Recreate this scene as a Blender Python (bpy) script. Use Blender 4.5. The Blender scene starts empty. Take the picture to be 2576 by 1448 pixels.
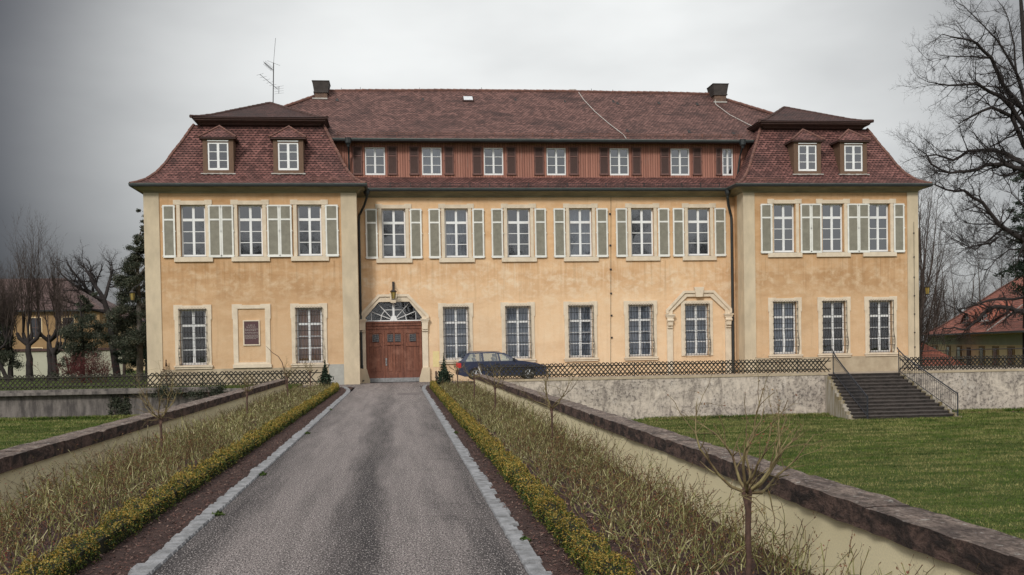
import bpy, math, random
import numpy as np
from mathutils import Matrix, Vector, noise as mnoise
R = math.radians
sc = bpy.context.scene
col = sc.collection
random.seed(7)

# ------------------------------------------------------------------ camera
cd = bpy.data.cameras.new("camera")
cam = bpy.data.objects.new("camera", cd)
col.objects.link(cam)
_r, _u, _f = (0.99384563, -0.10944391, -0.01711426), (0.01938317, 0.01970109, 0.99961801), (0.10906493, 0.99379772, -0.02170121)
cam.matrix_world = Matrix(((_r[0], _u[0], -_f[0], 0), (_r[1], _u[1], -_f[1], 0), (_r[2], _u[2], -_f[2], 1.8), (0, 0, 0, 1)))
cd.sensor_width = 36.0
cd.lens = 36.0 * 2600 / 2576
cd.shift_y = 205.0 / 2576
cd.clip_start = 0.05
cd.clip_end = 2000
sc.camera = cam

# ------------------------------------------------------------------ world, sun, exposure
SUN_EL, SUN_AZ = R(36), R(207)          # azimuth clockwise from +Y
w = bpy.data.worlds.new("World")
sc.world = w
w.use_nodes = True
nt = w.node_tree
nt.nodes.clear()
def wn(t, **k):
    n = nt.nodes.new(t)
    for a, b in k.items():
        setattr(n, a, b)
    return n
out = wn('ShaderNodeOutputWorld')
sky = wn('ShaderNodeTexSky', sky_type='NISHITA', sun_disc=False)
sky.sun_elevation = SUN_EL
sky.sun_rotation = SUN_AZ
tc = wn('ShaderNodeTexCoord')
def wdot(v):
    n = wn('ShaderNodeVectorMath', operation='DOT_PRODUCT')
    nt.links.new(tc.outputs['Generated'], n.inputs[0])
    n.inputs[1].default_value = v
    return n.outputs['Value']
def wm(op, a, b=None, c=None):
    n = wn('ShaderNodeMath', operation=op)
    for i, x in enumerate((a, b, c)):
        if x is None: continue
        if isinstance(x, (int, float)): n.inputs[i].default_value = x
        else: nt.links.new(x, n.inputs[i])
    return n.outputs[0]
def wmr(x, a, b, c, d):
    n = wn('ShaderNodeMapRange', interpolation_type='SMOOTHSTEP')
    nt.links.new(x, n.inputs[0])
    for i, v in enumerate((a, b, c, d)): n.inputs[i + 1].default_value = v
    return n.outputs[0]
# brighter in front, vignette put in low at left, bright dome overhead and behind
front = wmr(wdot(Vector((0.155, 0.955, 0.235)).normalized()), 0.845, 0.998, 0.0, 1.0)
zen = wmr(wdot((0, 0, 1)), 0.30, 1.0, 0.0, 1.0)
back = wmr(wdot((0, -1, 0.0)), -0.35, 0.6, 0.0, 1.0)
left = wmr(wdot(Vector((-0.62, 0.78, 0.10)).normalized()), 0.86, 1.0, 0.0, 1.0)
no = wn('ShaderNodeTexNoise'); no.inputs['Scale'].default_value = 2.2; no.inputs['Detail'].default_value = 5.0
mp = wn('ShaderNodeMapping'); mp.inputs['Scale'].default_value = (1, 1, 2.5)
nt.links.new(tc.outputs['Generated'], mp.inputs['Vector']); nt.links.new(mp.outputs[0], no.inputs['Vector'])
lum = wm('ADD', 0.055, wm('MULTIPLY', front, 0.57))
lum = wm('ADD', lum, wm('MULTIPLY', zen, 0.70))
lum = wm('ADD', lum, wm('MULTIPLY', back, 0.44))
lum = wm('SUBTRACT', lum, wm('MULTIPLY', left, 0.035))
lum = wm('MULTIPLY', lum, wmr(no.outputs['Fac'], 0.30, 0.70, 0.78, 1.14))
crgb = wn('ShaderNodeCombineColor')
nt.links.new(wm('MULTIPLY', lum, 0.985), crgb.inputs[0])
nt.links.new(lum, crgb.inputs[1])
nt.links.new(wm('ADD', wm('MULTIPLY', lum, 0.975), 0.010), crgb.inputs[2])
b1 = wn('ShaderNodeBackground'); nt.links.new(sky.outputs[0], b1.inputs[0]); b1.inputs[1].default_value = 0.05
b2 = wn('ShaderNodeBackground'); nt.links.new(crgb.outputs[0], b2.inputs[0]); b2.inputs[1].default_value = 1.0
mx = wn('ShaderNodeMixShader'); mx.inputs[0].default_value = 0.93
nt.links.new(b1.outputs[0], mx.inputs[1]); nt.links.new(b2.outputs[0], mx.inputs[2])
nt.links.new(mx.outputs[0], out.inputs[0])
sd = bpy.data.lights.new("sun", 'SUN')
sd.energy = 1.5
sd.angle = R(11)
sd.color = (1.0, 0.965, 0.90)
so = bpy.data.objects.new("sun", sd)
col.objects.link(so)
sv = Vector((math.sin(SUN_AZ) * math.cos(SUN_EL), math.cos(SUN_AZ) * math.cos(SUN_EL), math.sin(SUN_EL)))
so.rotation_euler = (-sv).to_track_quat('-Z', 'Y').to_euler()
so.location = sv * 80
sc.view_settings.view_transform = 'Standard'
sc.view_settings.look = 'None'
sc.view_settings.gamma = 1.0
sc.view_settings.exposure = 0.5
sc.cycles.max_bounces = 6
sc.cycles.transparent_max_bounces = 12

# ------------------------------------------------------------------ object helpers
def tag(o, label=None, cat=None, group=None, kind=None):
    if label: o['label'] = label
    if cat: o['category'] = cat
    if group: o['group'] = group
    if kind: o['kind'] = kind
    return o
def empty(name, loc, label, cat, group=None):
    o = bpy.data.objects.new(name, None)
    o.empty_display_size = 0.2
    o.location = loc
    col.objects.link(o)
    return tag(o, label, cat, group)
def link(name, me, m, parent=None):
    for x in (m if isinstance(m, (list, tuple)) else [m]):
        me.materials.append(x)
    o = bpy.data.objects.new(name, me)
    col.objects.link(o)
    if parent is not None:
        o.parent = parent
        # vertices are given in world metres: undo the parents' location
        q, p = Vector((0, 0, 0)), parent
        while p is not None:
            q += p.location
            p = p.parent
        if q.length > 0:
            me.transform(Matrix.Translation(-q))
    return o
def copy_tree(o, loc, rz=0.0, scale=None, parent=None, label=None, first=True):
    c = o.copy()
    col.objects.link(c)
    if first:
        c.location = loc
        c.rotation_euler = (0, 0, rz)
        if scale is not None: c.scale = (scale,) * 3 if isinstance(scale, (int, float)) else scale
        if label: c['label'] = label
    else:
        c.parent = parent
    for ch in o.children:
        copy_tree(ch, None, parent=c, first=False)
    return c
class MB:
    def __init__(s):
        s.v, s.f, s.uv, s.mi = [], [], [], []
    def face(s, pts, uv=None, mi=0):
        b = len(s.v)
        s.v += [tuple(p) for p in pts]
        s.f.append(tuple(range(b, b + len(pts))))
        s.uv.append(uv if uv else [(0, 0)] * len(pts))
        s.mi.append(mi)
    def box(s, x0, x1, y0, y1, z0, z1, mi=0):
        b = len(s.v)
        s.v += [(x, y, z) for z in (z0, z1) for y in (y0, y1) for x in (x0, x1)]
        for q in ((0, 2, 3, 1), (4, 5, 7, 6), (0, 1, 5, 4), (2, 6, 7, 3), (0, 4, 6, 2), (1, 3, 7, 5)):
            s.f.append(tuple(b + i for i in q)); s.uv.append([(0, 0)] * 4); s.mi.append(mi)
        return s
    def prism(s, poly, y0, y1, mi=0):          # polygon in (x,z), extruded along y
        n = len(poly); b = len(s.v)
        s.v += [(x, y0, z) for x, z in poly] + [(x, y1, z) for x, z in poly]
        a = sum(poly[i][0] * poly[(i + 1) % n][1] - poly[(i + 1) % n][0] * poly[i][1] for i in range(n))
        fr = list(range(n)); bk = [n + i for i in range(n)]
        if a > 0: bk.reverse()
        else: fr.reverse()
        for q in (fr, bk):
            s.f.append(tuple(b + i for i in q)); s.uv.append([(0, 0)] * n); s.mi.append(mi)
        for i in range(n):
            j = (i + 1) % n
            q = (i, n + i, n + j, j) if a > 0 else (i, j, n + j, n + i)
            s.f.append(tuple(b + k for k in q)); s.uv.append([(0, 0)] * 4); s.mi.append(mi)
        return s
    def tube(s, pts, r, n=6, mi=0, cap=True):
        pts = [Vector(p) for p in pts]
        if isinstance(r, (int, float)): r = [r] * len(pts)
        rings = []
        up = Vector((0.13, 0.21, 0.97))
        for i, p in enumerate(pts):
            d = (pts[min(i + 1, len(pts) - 1)] - pts[max(i - 1, 0)])
            d = d.normalized() if d.length > 1e-9 else Vector((0, 0, 1))
            a = d.cross(up)
            if a.length < 0.05: a = d.cross(Vector((1, 0, 0)))
            a.normalize(); c = d.cross(a)
            b = len(s.v); rings.append(b)
            s.v += [tuple(p + (a * math.cos(2 * math.pi * k / n) + c * math.sin(2 * math.pi * k / n)) * r[i]) for k in range(n)]
        for a, b in zip(rings[:-1], rings[1:]):
            for k in range(n):
                l = (k + 1) % n
                s.f.append((a + k, b + k, b + l, a + l)); s.uv.append([(0, 0)] * 4); s.mi.append(mi)
        if cap:
            s.f.append(tuple(rings[0] + k for k in range(n))); s.uv.append([(0, 0)] * n); s.mi.append(mi)
            s.f.append(tuple(rings[-1] + k for k in reversed(range(n)))); s.uv.append([(0, 0)] * n); s.mi.append(mi)
        return s
    def lathe(s, c, prof, n=12, mi=0):
        rings = []
        for r_, z in prof:
            b = len(s.v); rings.append(b)
            s.v += [(c[0] + r_ * math.cos(2 * math.pi * k / n), c[1] + r_ * math.sin(2 * math.pi * k / n), c[2] + z) for k in range(n)]
        for a, b in zip(rings[:-1], rings[1:]):
            for k in range(n):
                l = (k + 1) % n
                s.f.append((a + k, a + l, b + l, b + k)); s.uv.append([(0, 0)] * 4); s.mi.append(mi)
        s.f.append(tuple(rings[0] + k for k in reversed(range(n)))); s.uv.append([(0, 0)] * n); s.mi.append(mi)
        s.f.append(tuple(rings[-1] + k for k in range(n))); s.uv.append([(0, 0)] * n); s.mi.append(mi)
        return s
    def build(s, name, m, parent=None, smooth=False):
        me = bpy.data.meshes.new(name)
        me.from_pydata(s.v, [], s.f)
        uvl = me.uv_layers.new(name="UVMap")
        uvl.data.foreach_set('uv', np.array([c for q in s.uv for p in q for c in p], dtype=np.float32))
        me.polygons.foreach_set('material_index', np.array(s.mi, dtype=np.int32))
        if smooth:
            me.polygons.foreach_set('use_smooth', np.ones(len(s.f), dtype=bool))
        me.update()
        return link(name, me, m, parent)
def np_mesh(name, V, F, m, parent=None, smooth=False, mi=None):
    me = bpy.data.meshes.new(name)
    nv, nf, k = len(V), len(F), F.shape[1]
    me.vertices.add(nv); me.vertices.foreach_set('co', V.astype(np.float32).ravel())
    me.loops.add(nf * k); me.loops.foreach_set('vertex_index', F.astype(np.int32).ravel())
    me.polygons.add(nf)
    me.polygons.foreach_set('loop_start', np.arange(0, nf * k, k, dtype=np.int32))
    if mi is not None: me.polygons.foreach_set('material_index', mi.astype(np.int32))
    if smooth: me.polygons.foreach_set('use_smooth', np.ones(nf, dtype=bool))
    me.update(calc_edges=True)
    return link(name, me, m, parent)
def seg_tubes(S, n=3):
    """S: (k,8) p0 p1 r0 r1 -> vertices, quads"""
    S = np.asarray(S, dtype=np.float64)
    p0, p1, r0, r1 = S[:, 0:3], S[:, 3:6], S[:, 6:7], S[:, 7:8]
    d = p1 - p0
    d /= np.maximum(np.linalg.norm(d, axis=1, keepdims=True), 1e-9)
    ref = np.where(np.abs(d[:, 2:3]) < 0.9, np.array([[0, 0, 1.0]]), np.array([[1.0, 0, 0]]))
    a = np.cross(d, ref); a /= np.maximum(np.linalg.norm(a, axis=1, keepdims=True), 1e-9)
    b = np.cross(d, a)
    vs = []
    for p, r_ in ((p0, r0), (p1 + d * r1 * 0.4, r1)):
        for k in range(n):
            t = 2 * math.pi * k / n
            vs.append(p + (a * math.cos(t) + b * math.sin(t)) * r_)
    V = np.stack(vs, axis=1).reshape(-1, 3)
    F = []
    base = np.arange(len(S))[:, None] * (2 * n)
    for k in range(n):
        l = (k + 1) % n
        F.append(base + np.array([[k, l, n + l, n + k]]))
    F = np.stack(F, axis=1).reshape(-1, 4)
    return V, F

# ------------------------------------------------------------------ materials
class MT:
    def __init__(s, name, rough=0.8, spec=0.3, metal=0.0):
        s.m = bpy.data.materials.new(name); s.m.use_nodes = True
        s.t = s.m.node_tree; s.t.nodes.clear()
        s.out = s.n('ShaderNodeOutputMaterial')
        s.b = s.n('ShaderNodeBsdfPrincipled')
        s.b.inputs['Roughness'].default_value = rough
        s.b.inputs['Specular IOR Level'].default_value = spec
        s.b.inputs['Metallic'].default_value = metal
        s.l(s.b.outputs[0], s.out.inputs[0])
    def n(s, t, **k):
        q = s.t.nodes.new(t)
        for a, b in k.items(): setattr(q, a, b)
        return q
    def l(s, a, b): s.t.links.new(a, b)
    def put(s, inp, x):
        if hasattr(x, 'links') or isinstance(x, bpy.types.NodeSocket): s.l(x, inp)
        else: inp.default_value = x
    def obj(s): return s.n('ShaderNodeTexCoord').outputs['Object']
    def uv(s): return s.n('ShaderNodeTexCoord').outputs['UV']
    def mapv(s, v, sc_=(1, 1, 1), loc=(0, 0, 0)):
        q = s.n('ShaderNodeMapping'); s.l(v, q.inputs[0])
        q.inputs['Scale'].default_value = sc_; q.inputs['Location'].default_value = loc
        return q.outputs[0]
    def noise(s, v, scale, detail=4, rough=0.55, dist=0.0):
        q = s.n('ShaderNodeTexNoise'); s.l(v, q.inputs['Vector'])
        q.inputs['Scale'].default_value = scale; q.inputs['Detail'].default_value = detail
        q.inputs['Roughness'].default_value = rough; q.inputs['Distortion'].default_value = dist
        return q.outputs['Fac']
    def mr(s, x, a, b, c=0.0, d=1.0, smooth=False):
        q = s.n('ShaderNodeMapRange'); s.put(q.inputs[0], x)
        if smooth: q.interpolation_type = 'SMOOTHSTEP'
        for i, v in enumerate((a, b, c, d)): q.inputs[i + 1].default_value = v
        return q.outputs[0]
    def m_(s, op, a, b=None, c=None):
        q = s.n('ShaderNodeMath', operation=op)
        for i, x in enumerate((a, b, c)):
            if x is not None: s.put(q.inputs[i], x)
        return q.outputs[0]
    def mix(s, f, a, b, mode='MIX'):
        q = s.n('ShaderNodeMix', data_type='RGBA', blend_type=mode)
        s.put(q.inputs[0], f)
        s.put(q.inputs[6], (*a, 1) if isinstance(a, tuple) else a)
        s.put(q.inputs[7], (*b, 1) if isinstance(b, tuple) else b)
        return q.outputs[2]
    def xyz(s, v):
        q = s.n('ShaderNodeSeparateXYZ'); s.l(v, q.inputs[0]); return q.outputs
    def color(s, c): s.put(s.b.inputs['Base Color'], (*c, 1) if isinstance(c, tuple) else c)
    def bump(s, h, dist=0.01, strength=1.0):
        q = s.n('ShaderNodeBump'); s.l(h, q.inputs['Height'])
        q.inputs['Distance'].default_value = dist; q.inputs['Strength'].default_value = strength
        s.l(q.outputs[0], s.b.inputs['Normal'])
def simple(name, c1, c2, scale=3.0, rough=0.8, stretch=(1, 1, 1), bump=0.004, spec=0.3, metal=0.0, fine=60, lo=0.35, hi=0.65):
    m = MT(name, rough, spec, metal)
    v = m.mapv(m.obj(), stretch)
    f = m.mr(m.noise(v, scale, 6, 0.6), lo, hi)
    g = m.noise(m.obj(), fine, 3)
    c = m.mix(f, c1, c2)
    c = m.mix(m.mr(g, 0.3, 0.7, 0.0, 0.35), c, tuple(x * 0.55 for x in c1))
    m.color(c)
    if bump: m.bump(g, bump)
    return m.m
def islands(name, cols, rough=0.7, trans=0.0, spec=0.25):
    m = MT(name, rough, spec)
    g = m.n('ShaderNodeNewGeometry')
    r = m.n('ShaderNodeValToRGB')
    r.color_ramp.elements[0].position = 0.0; r.color_ramp.elements[0].color = (*cols[0], 1)
    r.color_ramp.elements[1].position = 1.0; r.color_ramp.elements[1].color = (*cols[-1], 1)
    for i, c in enumerate(cols[1:-1]):
        e = r.color_ramp.elements.new((i + 1) / (len(cols) - 1)); e.color = (*c, 1)
    m.l(g.outputs['Random Per Island'], r.inputs[0])
    c = m.mix(m.mr(m.noise(m.obj(), 1.1, 4), 0.3, 0.7, 0.0, 0.6), r.outputs[0], tuple(x * 0.55 for x in cols[0]))
    m.color(c)
    return m.m

def plaster(name, base, dark, pale, seed=0.0, stain=1.0):
    m = MT(name, 0.9, 0.15)
    o = m.obj(); x, y, z = m.xyz(o)
    big = m.noise(m.mapv(o, (0.35, 0.35, 0.9), (seed, 0, 0)), 1.0, 9, 0.62, 0.4)
    med = m.noise(m.mapv(o, (1.0, 1.0, 1.3), (seed * 2, 3, 1)), 2.1, 8, 0.65, 0.3)
    fine = m.noise(o, 26, 4, 0.6)
    streak = m.noise(m.mapv(o, (5.0, 5.0, 0.35)), 1.0, 5, 0.6)
    band = m.m_('MULTIPLY', m.mr(z, 3.6, 5.2, 0, 1, True), m.mr(z, 5.4, 6.7, 1, 0, True))
    low = m.mr(z, 0.0, 1.6, 1.0, 0.0, True)
    runs = m.noise(m.mapv(o, (3.2, 3.2, 0.10), (seed, 1, 0)), 1.6, 6, 0.7)
    under = m.m_('MULTIPLY', m.mr(z, 4.3, 6.3, 0.15, 1.0), m.mr(z, 6.32, 6.4, 1, 0.1))
    d = m.mr(m.m_('ADD', big, m.m_('MULTIPLY', band, 0.10)), 0.46, 0.68, 0.0, 1.0)
    c = m.mix(m.m_('MULTIPLY', d, 0.75 * stain), base, dark)
    pl = m.m_('ADD', m.m_('MULTIPLY', m.mr(med, 0.46, 0.70), m.m_('ADD', 0.25, m.m_('MULTIPLY', band, 0.55))), m.mr(z, 6.6, 2.5, 0.0, 0.38))
    c = m.mix(pl, c, pale)
    c = m.mix(m.m_('MULTIPLY', m.mr(streak, 0.55, 0.8), 0.28 * stain), c, tuple(k * 0.6 for k in dark))
    c = m.mix(m.m_('MULTIPLY', m.m_('MULTIPLY', m.mr(runs, 0.53, 0.70), under), 0.55), c, tuple(k * 0.62 for k in dark))
    c = m.mix(m.m_('MULTIPLY', m.m_('MULTIPLY', m.mr(runs, 0.45, 0.33), under), 0.5), c, pale)
    c = m.mix(m.m_('MULTIPLY', low, m.mr(med, 0.35, 0.7, 0.0, 0.55)), c, (0.46, 0.36, 0.25))
    c = m.mix(m.mr(fine, 0.35, 0.75, 0.0, 0.22), c, dark)
    m.color(c)
    m.bump(m.m_('ADD', fine, m.m_('MULTIPLY', med, 2.0)), 0.012, 0.7)
    return m.m
def tiles(name, cA, cB, moss, rh=0.13, tw=0.19, gap=0.7, spread=1.0):
    m = MT(name, 0.78, 0.28)
    u, v, _ = m.xyz(m.uv())
    vr = m.m_('DIVIDE', v, rh)
    row = m.m_('FLOOR', vr)
    fv = m.m_('FRACT', vr)
    off = m.m_('MULTIPLY', m.m_('MODULO', m.m_('ABSOLUTE', row), 2.0), 0.5)
    ur = m.m_('ADD', m.m_('DIVIDE', u, tw), off)
    cu = m.m_('FLOOR', ur)
    fu = m.m_('SUBTRACT', m.m_('FRACT', ur), 0.5)
    q = m.m_('MULTIPLY', m.m_('MULTIPLY', fu, fu), 1.6)          # rounded lower edge
    e = m.m_('SUBTRACT', fv, q)
    cell = m.n('ShaderNodeCombineXYZ'); m.l(cu, cell.inputs[0]); m.l(row, cell.inputs[1])
    wn_ = m.n('ShaderNodeTexWhiteNoise', noise_dimensions='2D'); m.l(cell.outputs[0], wn_.inputs['Vector'])
    big = m.noise(m.mapv(m.obj(), (0.5, 0.5, 0.9)), 1.0, 9, 0.7, 0.9)
    rnd = m.m_('ADD', m.m_('MULTIPLY', wn_.outputs['Value'], 0.6 * spread), m.m_('MULTIPLY', big, 0.5))
    c = m.mix(m.mr(rnd, 0.2, 0.85), cA, cB)
    c = m.mix(m.mr(big, 0.47, 0.64, 0.0, 0.8), c, moss)
    edge = m.mr(e, 0.06, 0.30, gap, 0.0, True)  # dark gap lines between tiles, painted in to strengthen weak bump shading
    c = m.mix(edge, c, tuple(k * 0.12 for k in cA))
    m.color(c)
    hgt = m.m_('SUBTRACT', 1.0, m.m_('MULTIPLY', m.mr(e, 0.0, 1.0), 0.9))
    hgt = m.m_('MULTIPLY', hgt, m.mr(e, 0.0, 0.08))
    m.bump(m.m_('ADD', hgt, m.m_('MULTIPLY', wn_.outputs['Value'], 0.25)), 0.03, 1.0)
    return m.m

M = {}
M['orange'] = plaster('plaster_orange', (0.76, 0.505, 0.295), (0.55, 0.31, 0.15), (0.82, 0.67, 0.49))
M['orange_wing'] = plaster('plaster_wing', (0.60, 0.375, 0.205), (0.41, 0.225, 0.10), (0.70, 0.53, 0.36), 4.3, 1.1)  # browner wing plaster, with vignette darkening put into the colour
M['beige'] = simple('stone_beige', (0.68, 0.56, 0.40), (0.52, 0.43, 0.31), 1.6, 0.9, (1, 1, 0.5), 0.006)
M['trim'] = simple('stone_trim', (0.80, 0.68, 0.53), (0.66, 0.55, 0.42), 2.5, 0.9, (1, 1, 1), 0.006)
M['plinth'] = simple('plinth_render', (0.52, 0.43, 0.31), (0.38, 0.30, 0.21), 1.8, 0.95, (1, 1, 1), 0.01)
M['greypatch'] = simple('grey_render', (0.45, 0.44, 0.40), (0.36, 0.35, 0.32), 3, 0.95)
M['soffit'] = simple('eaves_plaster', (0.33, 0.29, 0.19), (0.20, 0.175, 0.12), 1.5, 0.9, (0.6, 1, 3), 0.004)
M['white'] = simple('white_paint', (0.90, 0.90, 0.90), (0.84, 0.84, 0.84), 5, 0.5, bump=0, fine=0.5)
M['shutterwhite'] = simple('shutter_frame_white', (0.88, 0.87, 0.82), (0.78, 0.77, 0.72), 4, 0.55, bump=0, fine=0.5)
M['louver'] = simple('shutter_slats_sage', (0.345, 0.325, 0.26), (0.27, 0.25, 0.20), 4, 0.65, bump=0.001)
M['brown'] = simple('brown_stain', (0.125, 0.075, 0.065), (0.085, 0.05, 0.045), 5, 0.7, (8, 8, 0.8))
M['brownframe'] = simple('brown_frame', (0.20, 0.105, 0.09), (0.14, 0.075, 0.065), 5, 0.7, (8, 8, 0.8))
M['dormerwood'] = simple('dormer_wood', (0.19, 0.115, 0.075), (0.13, 0.08, 0.055), 4, 0.75, (10, 10, 0.8), 0.004)
M['zinc'] = simple('gutter_dark', (0.030, 0.036, 0.038), (0.018, 0.021, 0.023), 4, 0.45, spec=0.5)
M['copper'] = simple('gutter_edge_verdigris', (0.16, 0.22, 0.20), (0.09, 0.12, 0.11), 3, 0.6)
M['lead'] = simple('lead_flashing', (0.55, 0.52, 0.48), (0.35, 0.32, 0.30), 9, 0.6)
M['iron'] = simple('wrought_iron', (0.022, 0.022, 0.025), (0.05, 0.04, 0.036), 14, 0.55, spec=0.4)
M['rail'] = simple('painted_rail', (0.03, 0.035, 0.048), (0.02, 0.022, 0.028), 10, 0.5, spec=0.4)
M['steel'] = simple('galvanised_post', (0.34, 0.34, 0.35), (0.22, 0.22, 0.22), 12, 0.5, spec=0.4, metal=0.3)
M['tileW'] = tiles('roof_tiles_red', (0.080, 0.034, 0.030), (0.24, 0.108, 0.094), (0.05, 0.026, 0.024), 0.15, 0.20, 0.97)
M['tileM'] = tiles('roof_tiles_weathered', (0.090, 0.044, 0.038), (0.225, 0.115, 0.098), (0.045, 0.025, 0.023), 0.17, 0.19, 0.9, 1.0)
M['tileD'] = tiles('roof_tiles_dark', (0.045, 0.022, 0.019), (0.115, 0.052, 0.045), (0.03, 0.018, 0.017), 0.17, 0.19, 0.75, 0.8)
M['tileR'] = tiles('roof_tiles_orange', (0.20, 0.058, 0.036), (0.38, 0.125, 0.08), (0.14, 0.055, 0.04), 0.28, 0.3, 0.85)
M['tileL'] = tiles('roof_tiles_brown', (0.085, 0.055, 0.050), (0.14, 0.09, 0.082), (0.08, 0.05, 0.05), 0.3, 0.3, 0.6)
M['ridge'] = simple('ridge_tile', (0.22, 0.105, 0.08), (0.11, 0.062, 0.055), 6, 0.8)
M['ridgeD'] = simple('ridge_tile_dark', (0.10, 0.055, 0.048), (0.065, 0.04, 0.036), 6, 0.8)
M['brick'] = simple('sooty_brick', (0.20, 0.125, 0.09), (0.10, 0.07, 0.06), 7, 0.9, fine=30)
M['chimcap'] = simple('chimney_cladding', (0.075, 0.062, 0.058), (0.045, 0.038, 0.036), 5, 0.7)
def boards():
    m = MT('attic_boards_red', 0.75, 0.25)
    o = m.obj(); x, y, z = m.xyz(o)
    fx = m.m_('DIVIDE', x, 0.135); fr = m.m_('FRACT', fx); cell = m.m_('FLOOR', fx)
    wn_ = m.n('ShaderNodeTexWhiteNoise', noise_dimensions='1D'); m.l(cell, wn_.inputs['W'])
    gr = m.noise(m.mapv(o, (14, 14, 0.8)), 1.0, 6, 0.65)
    c = m.mix(m.mr(m.m_('ADD', gr, m.m_('MULTIPLY', wn_.outputs['Value'], 0.35)), 0.35, 0.95), (0.44, 0.205, 0.15), (0.27, 0.12, 0.09))
    c = m.mix(m.mr(gr, 0.58, 0.78, 0, 0.55), c, (0.66, 0.45, 0.37))
    gap = m.m_('ADD', m.mr(fr, 0.0, 0.12, 1, 0), m.mr(fr, 0.88, 1.0, 0, 1))
    c = m.mix(m.m_('MULTIPLY', gap, 0.75), c, (0.07, 0.03, 0.025))
    m.color(c); m.bump(m.m_('SUBTRACT', 1.0, gap), 0.02)
    return m.m
M['boards'] = boards()
def gatewood():
    m = MT('gate_wood', 0.62, 0.3)
    o = m.obj(); x, y, z = m.xyz(o)
    gr = m.noise(m.mapv(o, (16, 16, 0.9)), 1.0, 7, 0.65, 0.2)
    big = m.noise(o, 2.2, 5)
    c = m.mix(m.mr(gr, 0.32, 0.7), (0.235, 0.090, 0.055), (0.085, 0.034, 0.024))
    c = m.mix(m.mr(big, 0.5, 0.75, 0, 0.6), c, (0.34, 0.16, 0.11))
    c = m.mix(m.mr(z, 0.1, 0.9, 0.35, 0.0), c, (0.15, 0.06, 0.05))
    m.color(c); m.bump(gr, 0.006)
    return m.m
M['gate'] = gatewood()
def glass(name, refl=0.30, tint=(0.55, 0.58, 0.62), bumpd=0.004):
    m = MT(name)
    m.t.nodes.remove(m.b)
    tr = m.n('ShaderNodeBsdfTransparent'); tr.inputs[0].default_value = (*tint, 1)
    gl = m.n('ShaderNodeBsdfGlossy'); gl.inputs['Roughness'].default_value = 0.03; gl.inputs[0].default_value = (0.95, 0.96, 1.0, 1)
    bp = m.n('ShaderNodeBump'); bp.inputs['Distance'].default_value = bumpd; bp.inputs['Strength'].default_value = 0.5
    m.l(m.noise(m.obj(), 2.5, 2), bp.inputs['Height']); m.l(bp.outputs[0], gl.inputs['Normal'])
    fr = m.n('ShaderNodeFresnel'); fr.inputs[0].default_value = 1.5
    f = m.m_('MINIMUM', m.m_('ADD', fr.outputs[0], refl - 0.04), 0.9)
    mxx = m.n('ShaderNodeMixShader'); m.l(f, mxx.inputs[0]); m.l(tr.outputs[0], mxx.inputs[1]); m.l(gl.outputs[0], mxx.inputs[2])
    m.l(mxx.outputs[0], m.out.inputs[0])
    return m.m
M['glass'] = glass('window_glass', 0.22)
M['glassdark'] = glass('window_glass_dark', 0.13, (0.80, 0.84, 0.90))
M['carglass'] = glass('car_glass', 0.16, (0.75, 0.82, 0.80), 0.0)
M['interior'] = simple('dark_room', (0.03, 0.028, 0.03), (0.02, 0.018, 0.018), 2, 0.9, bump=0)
M['curtain'] = simple('net_curtain', (0.62, 0.66, 0.72), (0.28, 0.30, 0.34), 9, 0.9, (6, 1, 0.4), bump=0)
M['blind'] = simple('roller_blind_brown', (0.62, 0.30, 0.15), (0.50, 0.24, 0.12), 2, 0.9, bump=0)
def concrete():
    m = MT('stained_concrete', 0.92, 0.2)
    o = m.obj(); x, y, z = m.xyz(o)
    a = m.noise(m.mapv(o, (0.55, 0.55, 1.0)), 1.0, 10, 0.72, 0.9)
    st = m.noise(m.mapv(o, (2.1, 2.1, 0.75)), 1.3, 9, 0.72, 0.8)
    bl = m.noise(o, 7, 7, 0.7)
    fine = m.noise(o, 40, 3)
    c = m.mix(m.mr(a, 0.38, 0.62), (0.66, 0.57, 0.48), (0.40, 0.345, 0.30))
    c = m.mix(m.mr(st, 0.50, 0.64, 0, 0.8), c, (0.19, 0.16, 0.14))
    c = m.mix(m.m_('MULTIPLY', m.m_('MULTIPLY', m.mr(bl, 0.50, 0.58), m.mr(a, 0.42, 0.55, 0.15, 1.0)), m.mr(z, -1.4, 0.1, 0.2, 0.85)), c, (0.11, 0.095, 0.085))
    c = m.mix(m.mr(st, 0.44, 0.36, 0, 0.5), c, (0.68, 0.62, 0.56))
    c = m.mix(m.mr(z, -1.1, -1.9, 0, 0.7), c, (0.46, 0.33, 0.27))
    cr = m.m_('ABSOLUTE', m.m_('ADD', m.m_('ADD', z, 0.78), m.m_('MULTIPLY', m.m_('SUBTRACT', m.noise(m.mapv(o, (0.6, 1, 1)), 1.0, 5), 0.5), 0.12)))
    c = m.mix(m.mr(cr, 0.010, 0.035, 0.75, 0.0), c, (0.07, 0.06, 0.055))
    c = m.mix(m.mr(fine, 0.4, 0.7, 0, 0.3), c, (0.2, 0.18, 0.17))
    m.color(c)
    m.bump(m.m_('ADD', m.m_('MULTIPLY', a, 3.0), m.m_('ADD', bl, m.mr(cr, 0.0, 0.03))), 0.02)
    return m.m
M['concrete'] = concrete()
M['concretedark'] = simple('old_wall_dark', (0.21, 0.185, 0.17), (0.07, 0.062, 0.06), 1.4, 0.95, (2.5, 2.5, 0.6), 0.02, fine=12, lo=0.4, hi=0.62)
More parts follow.
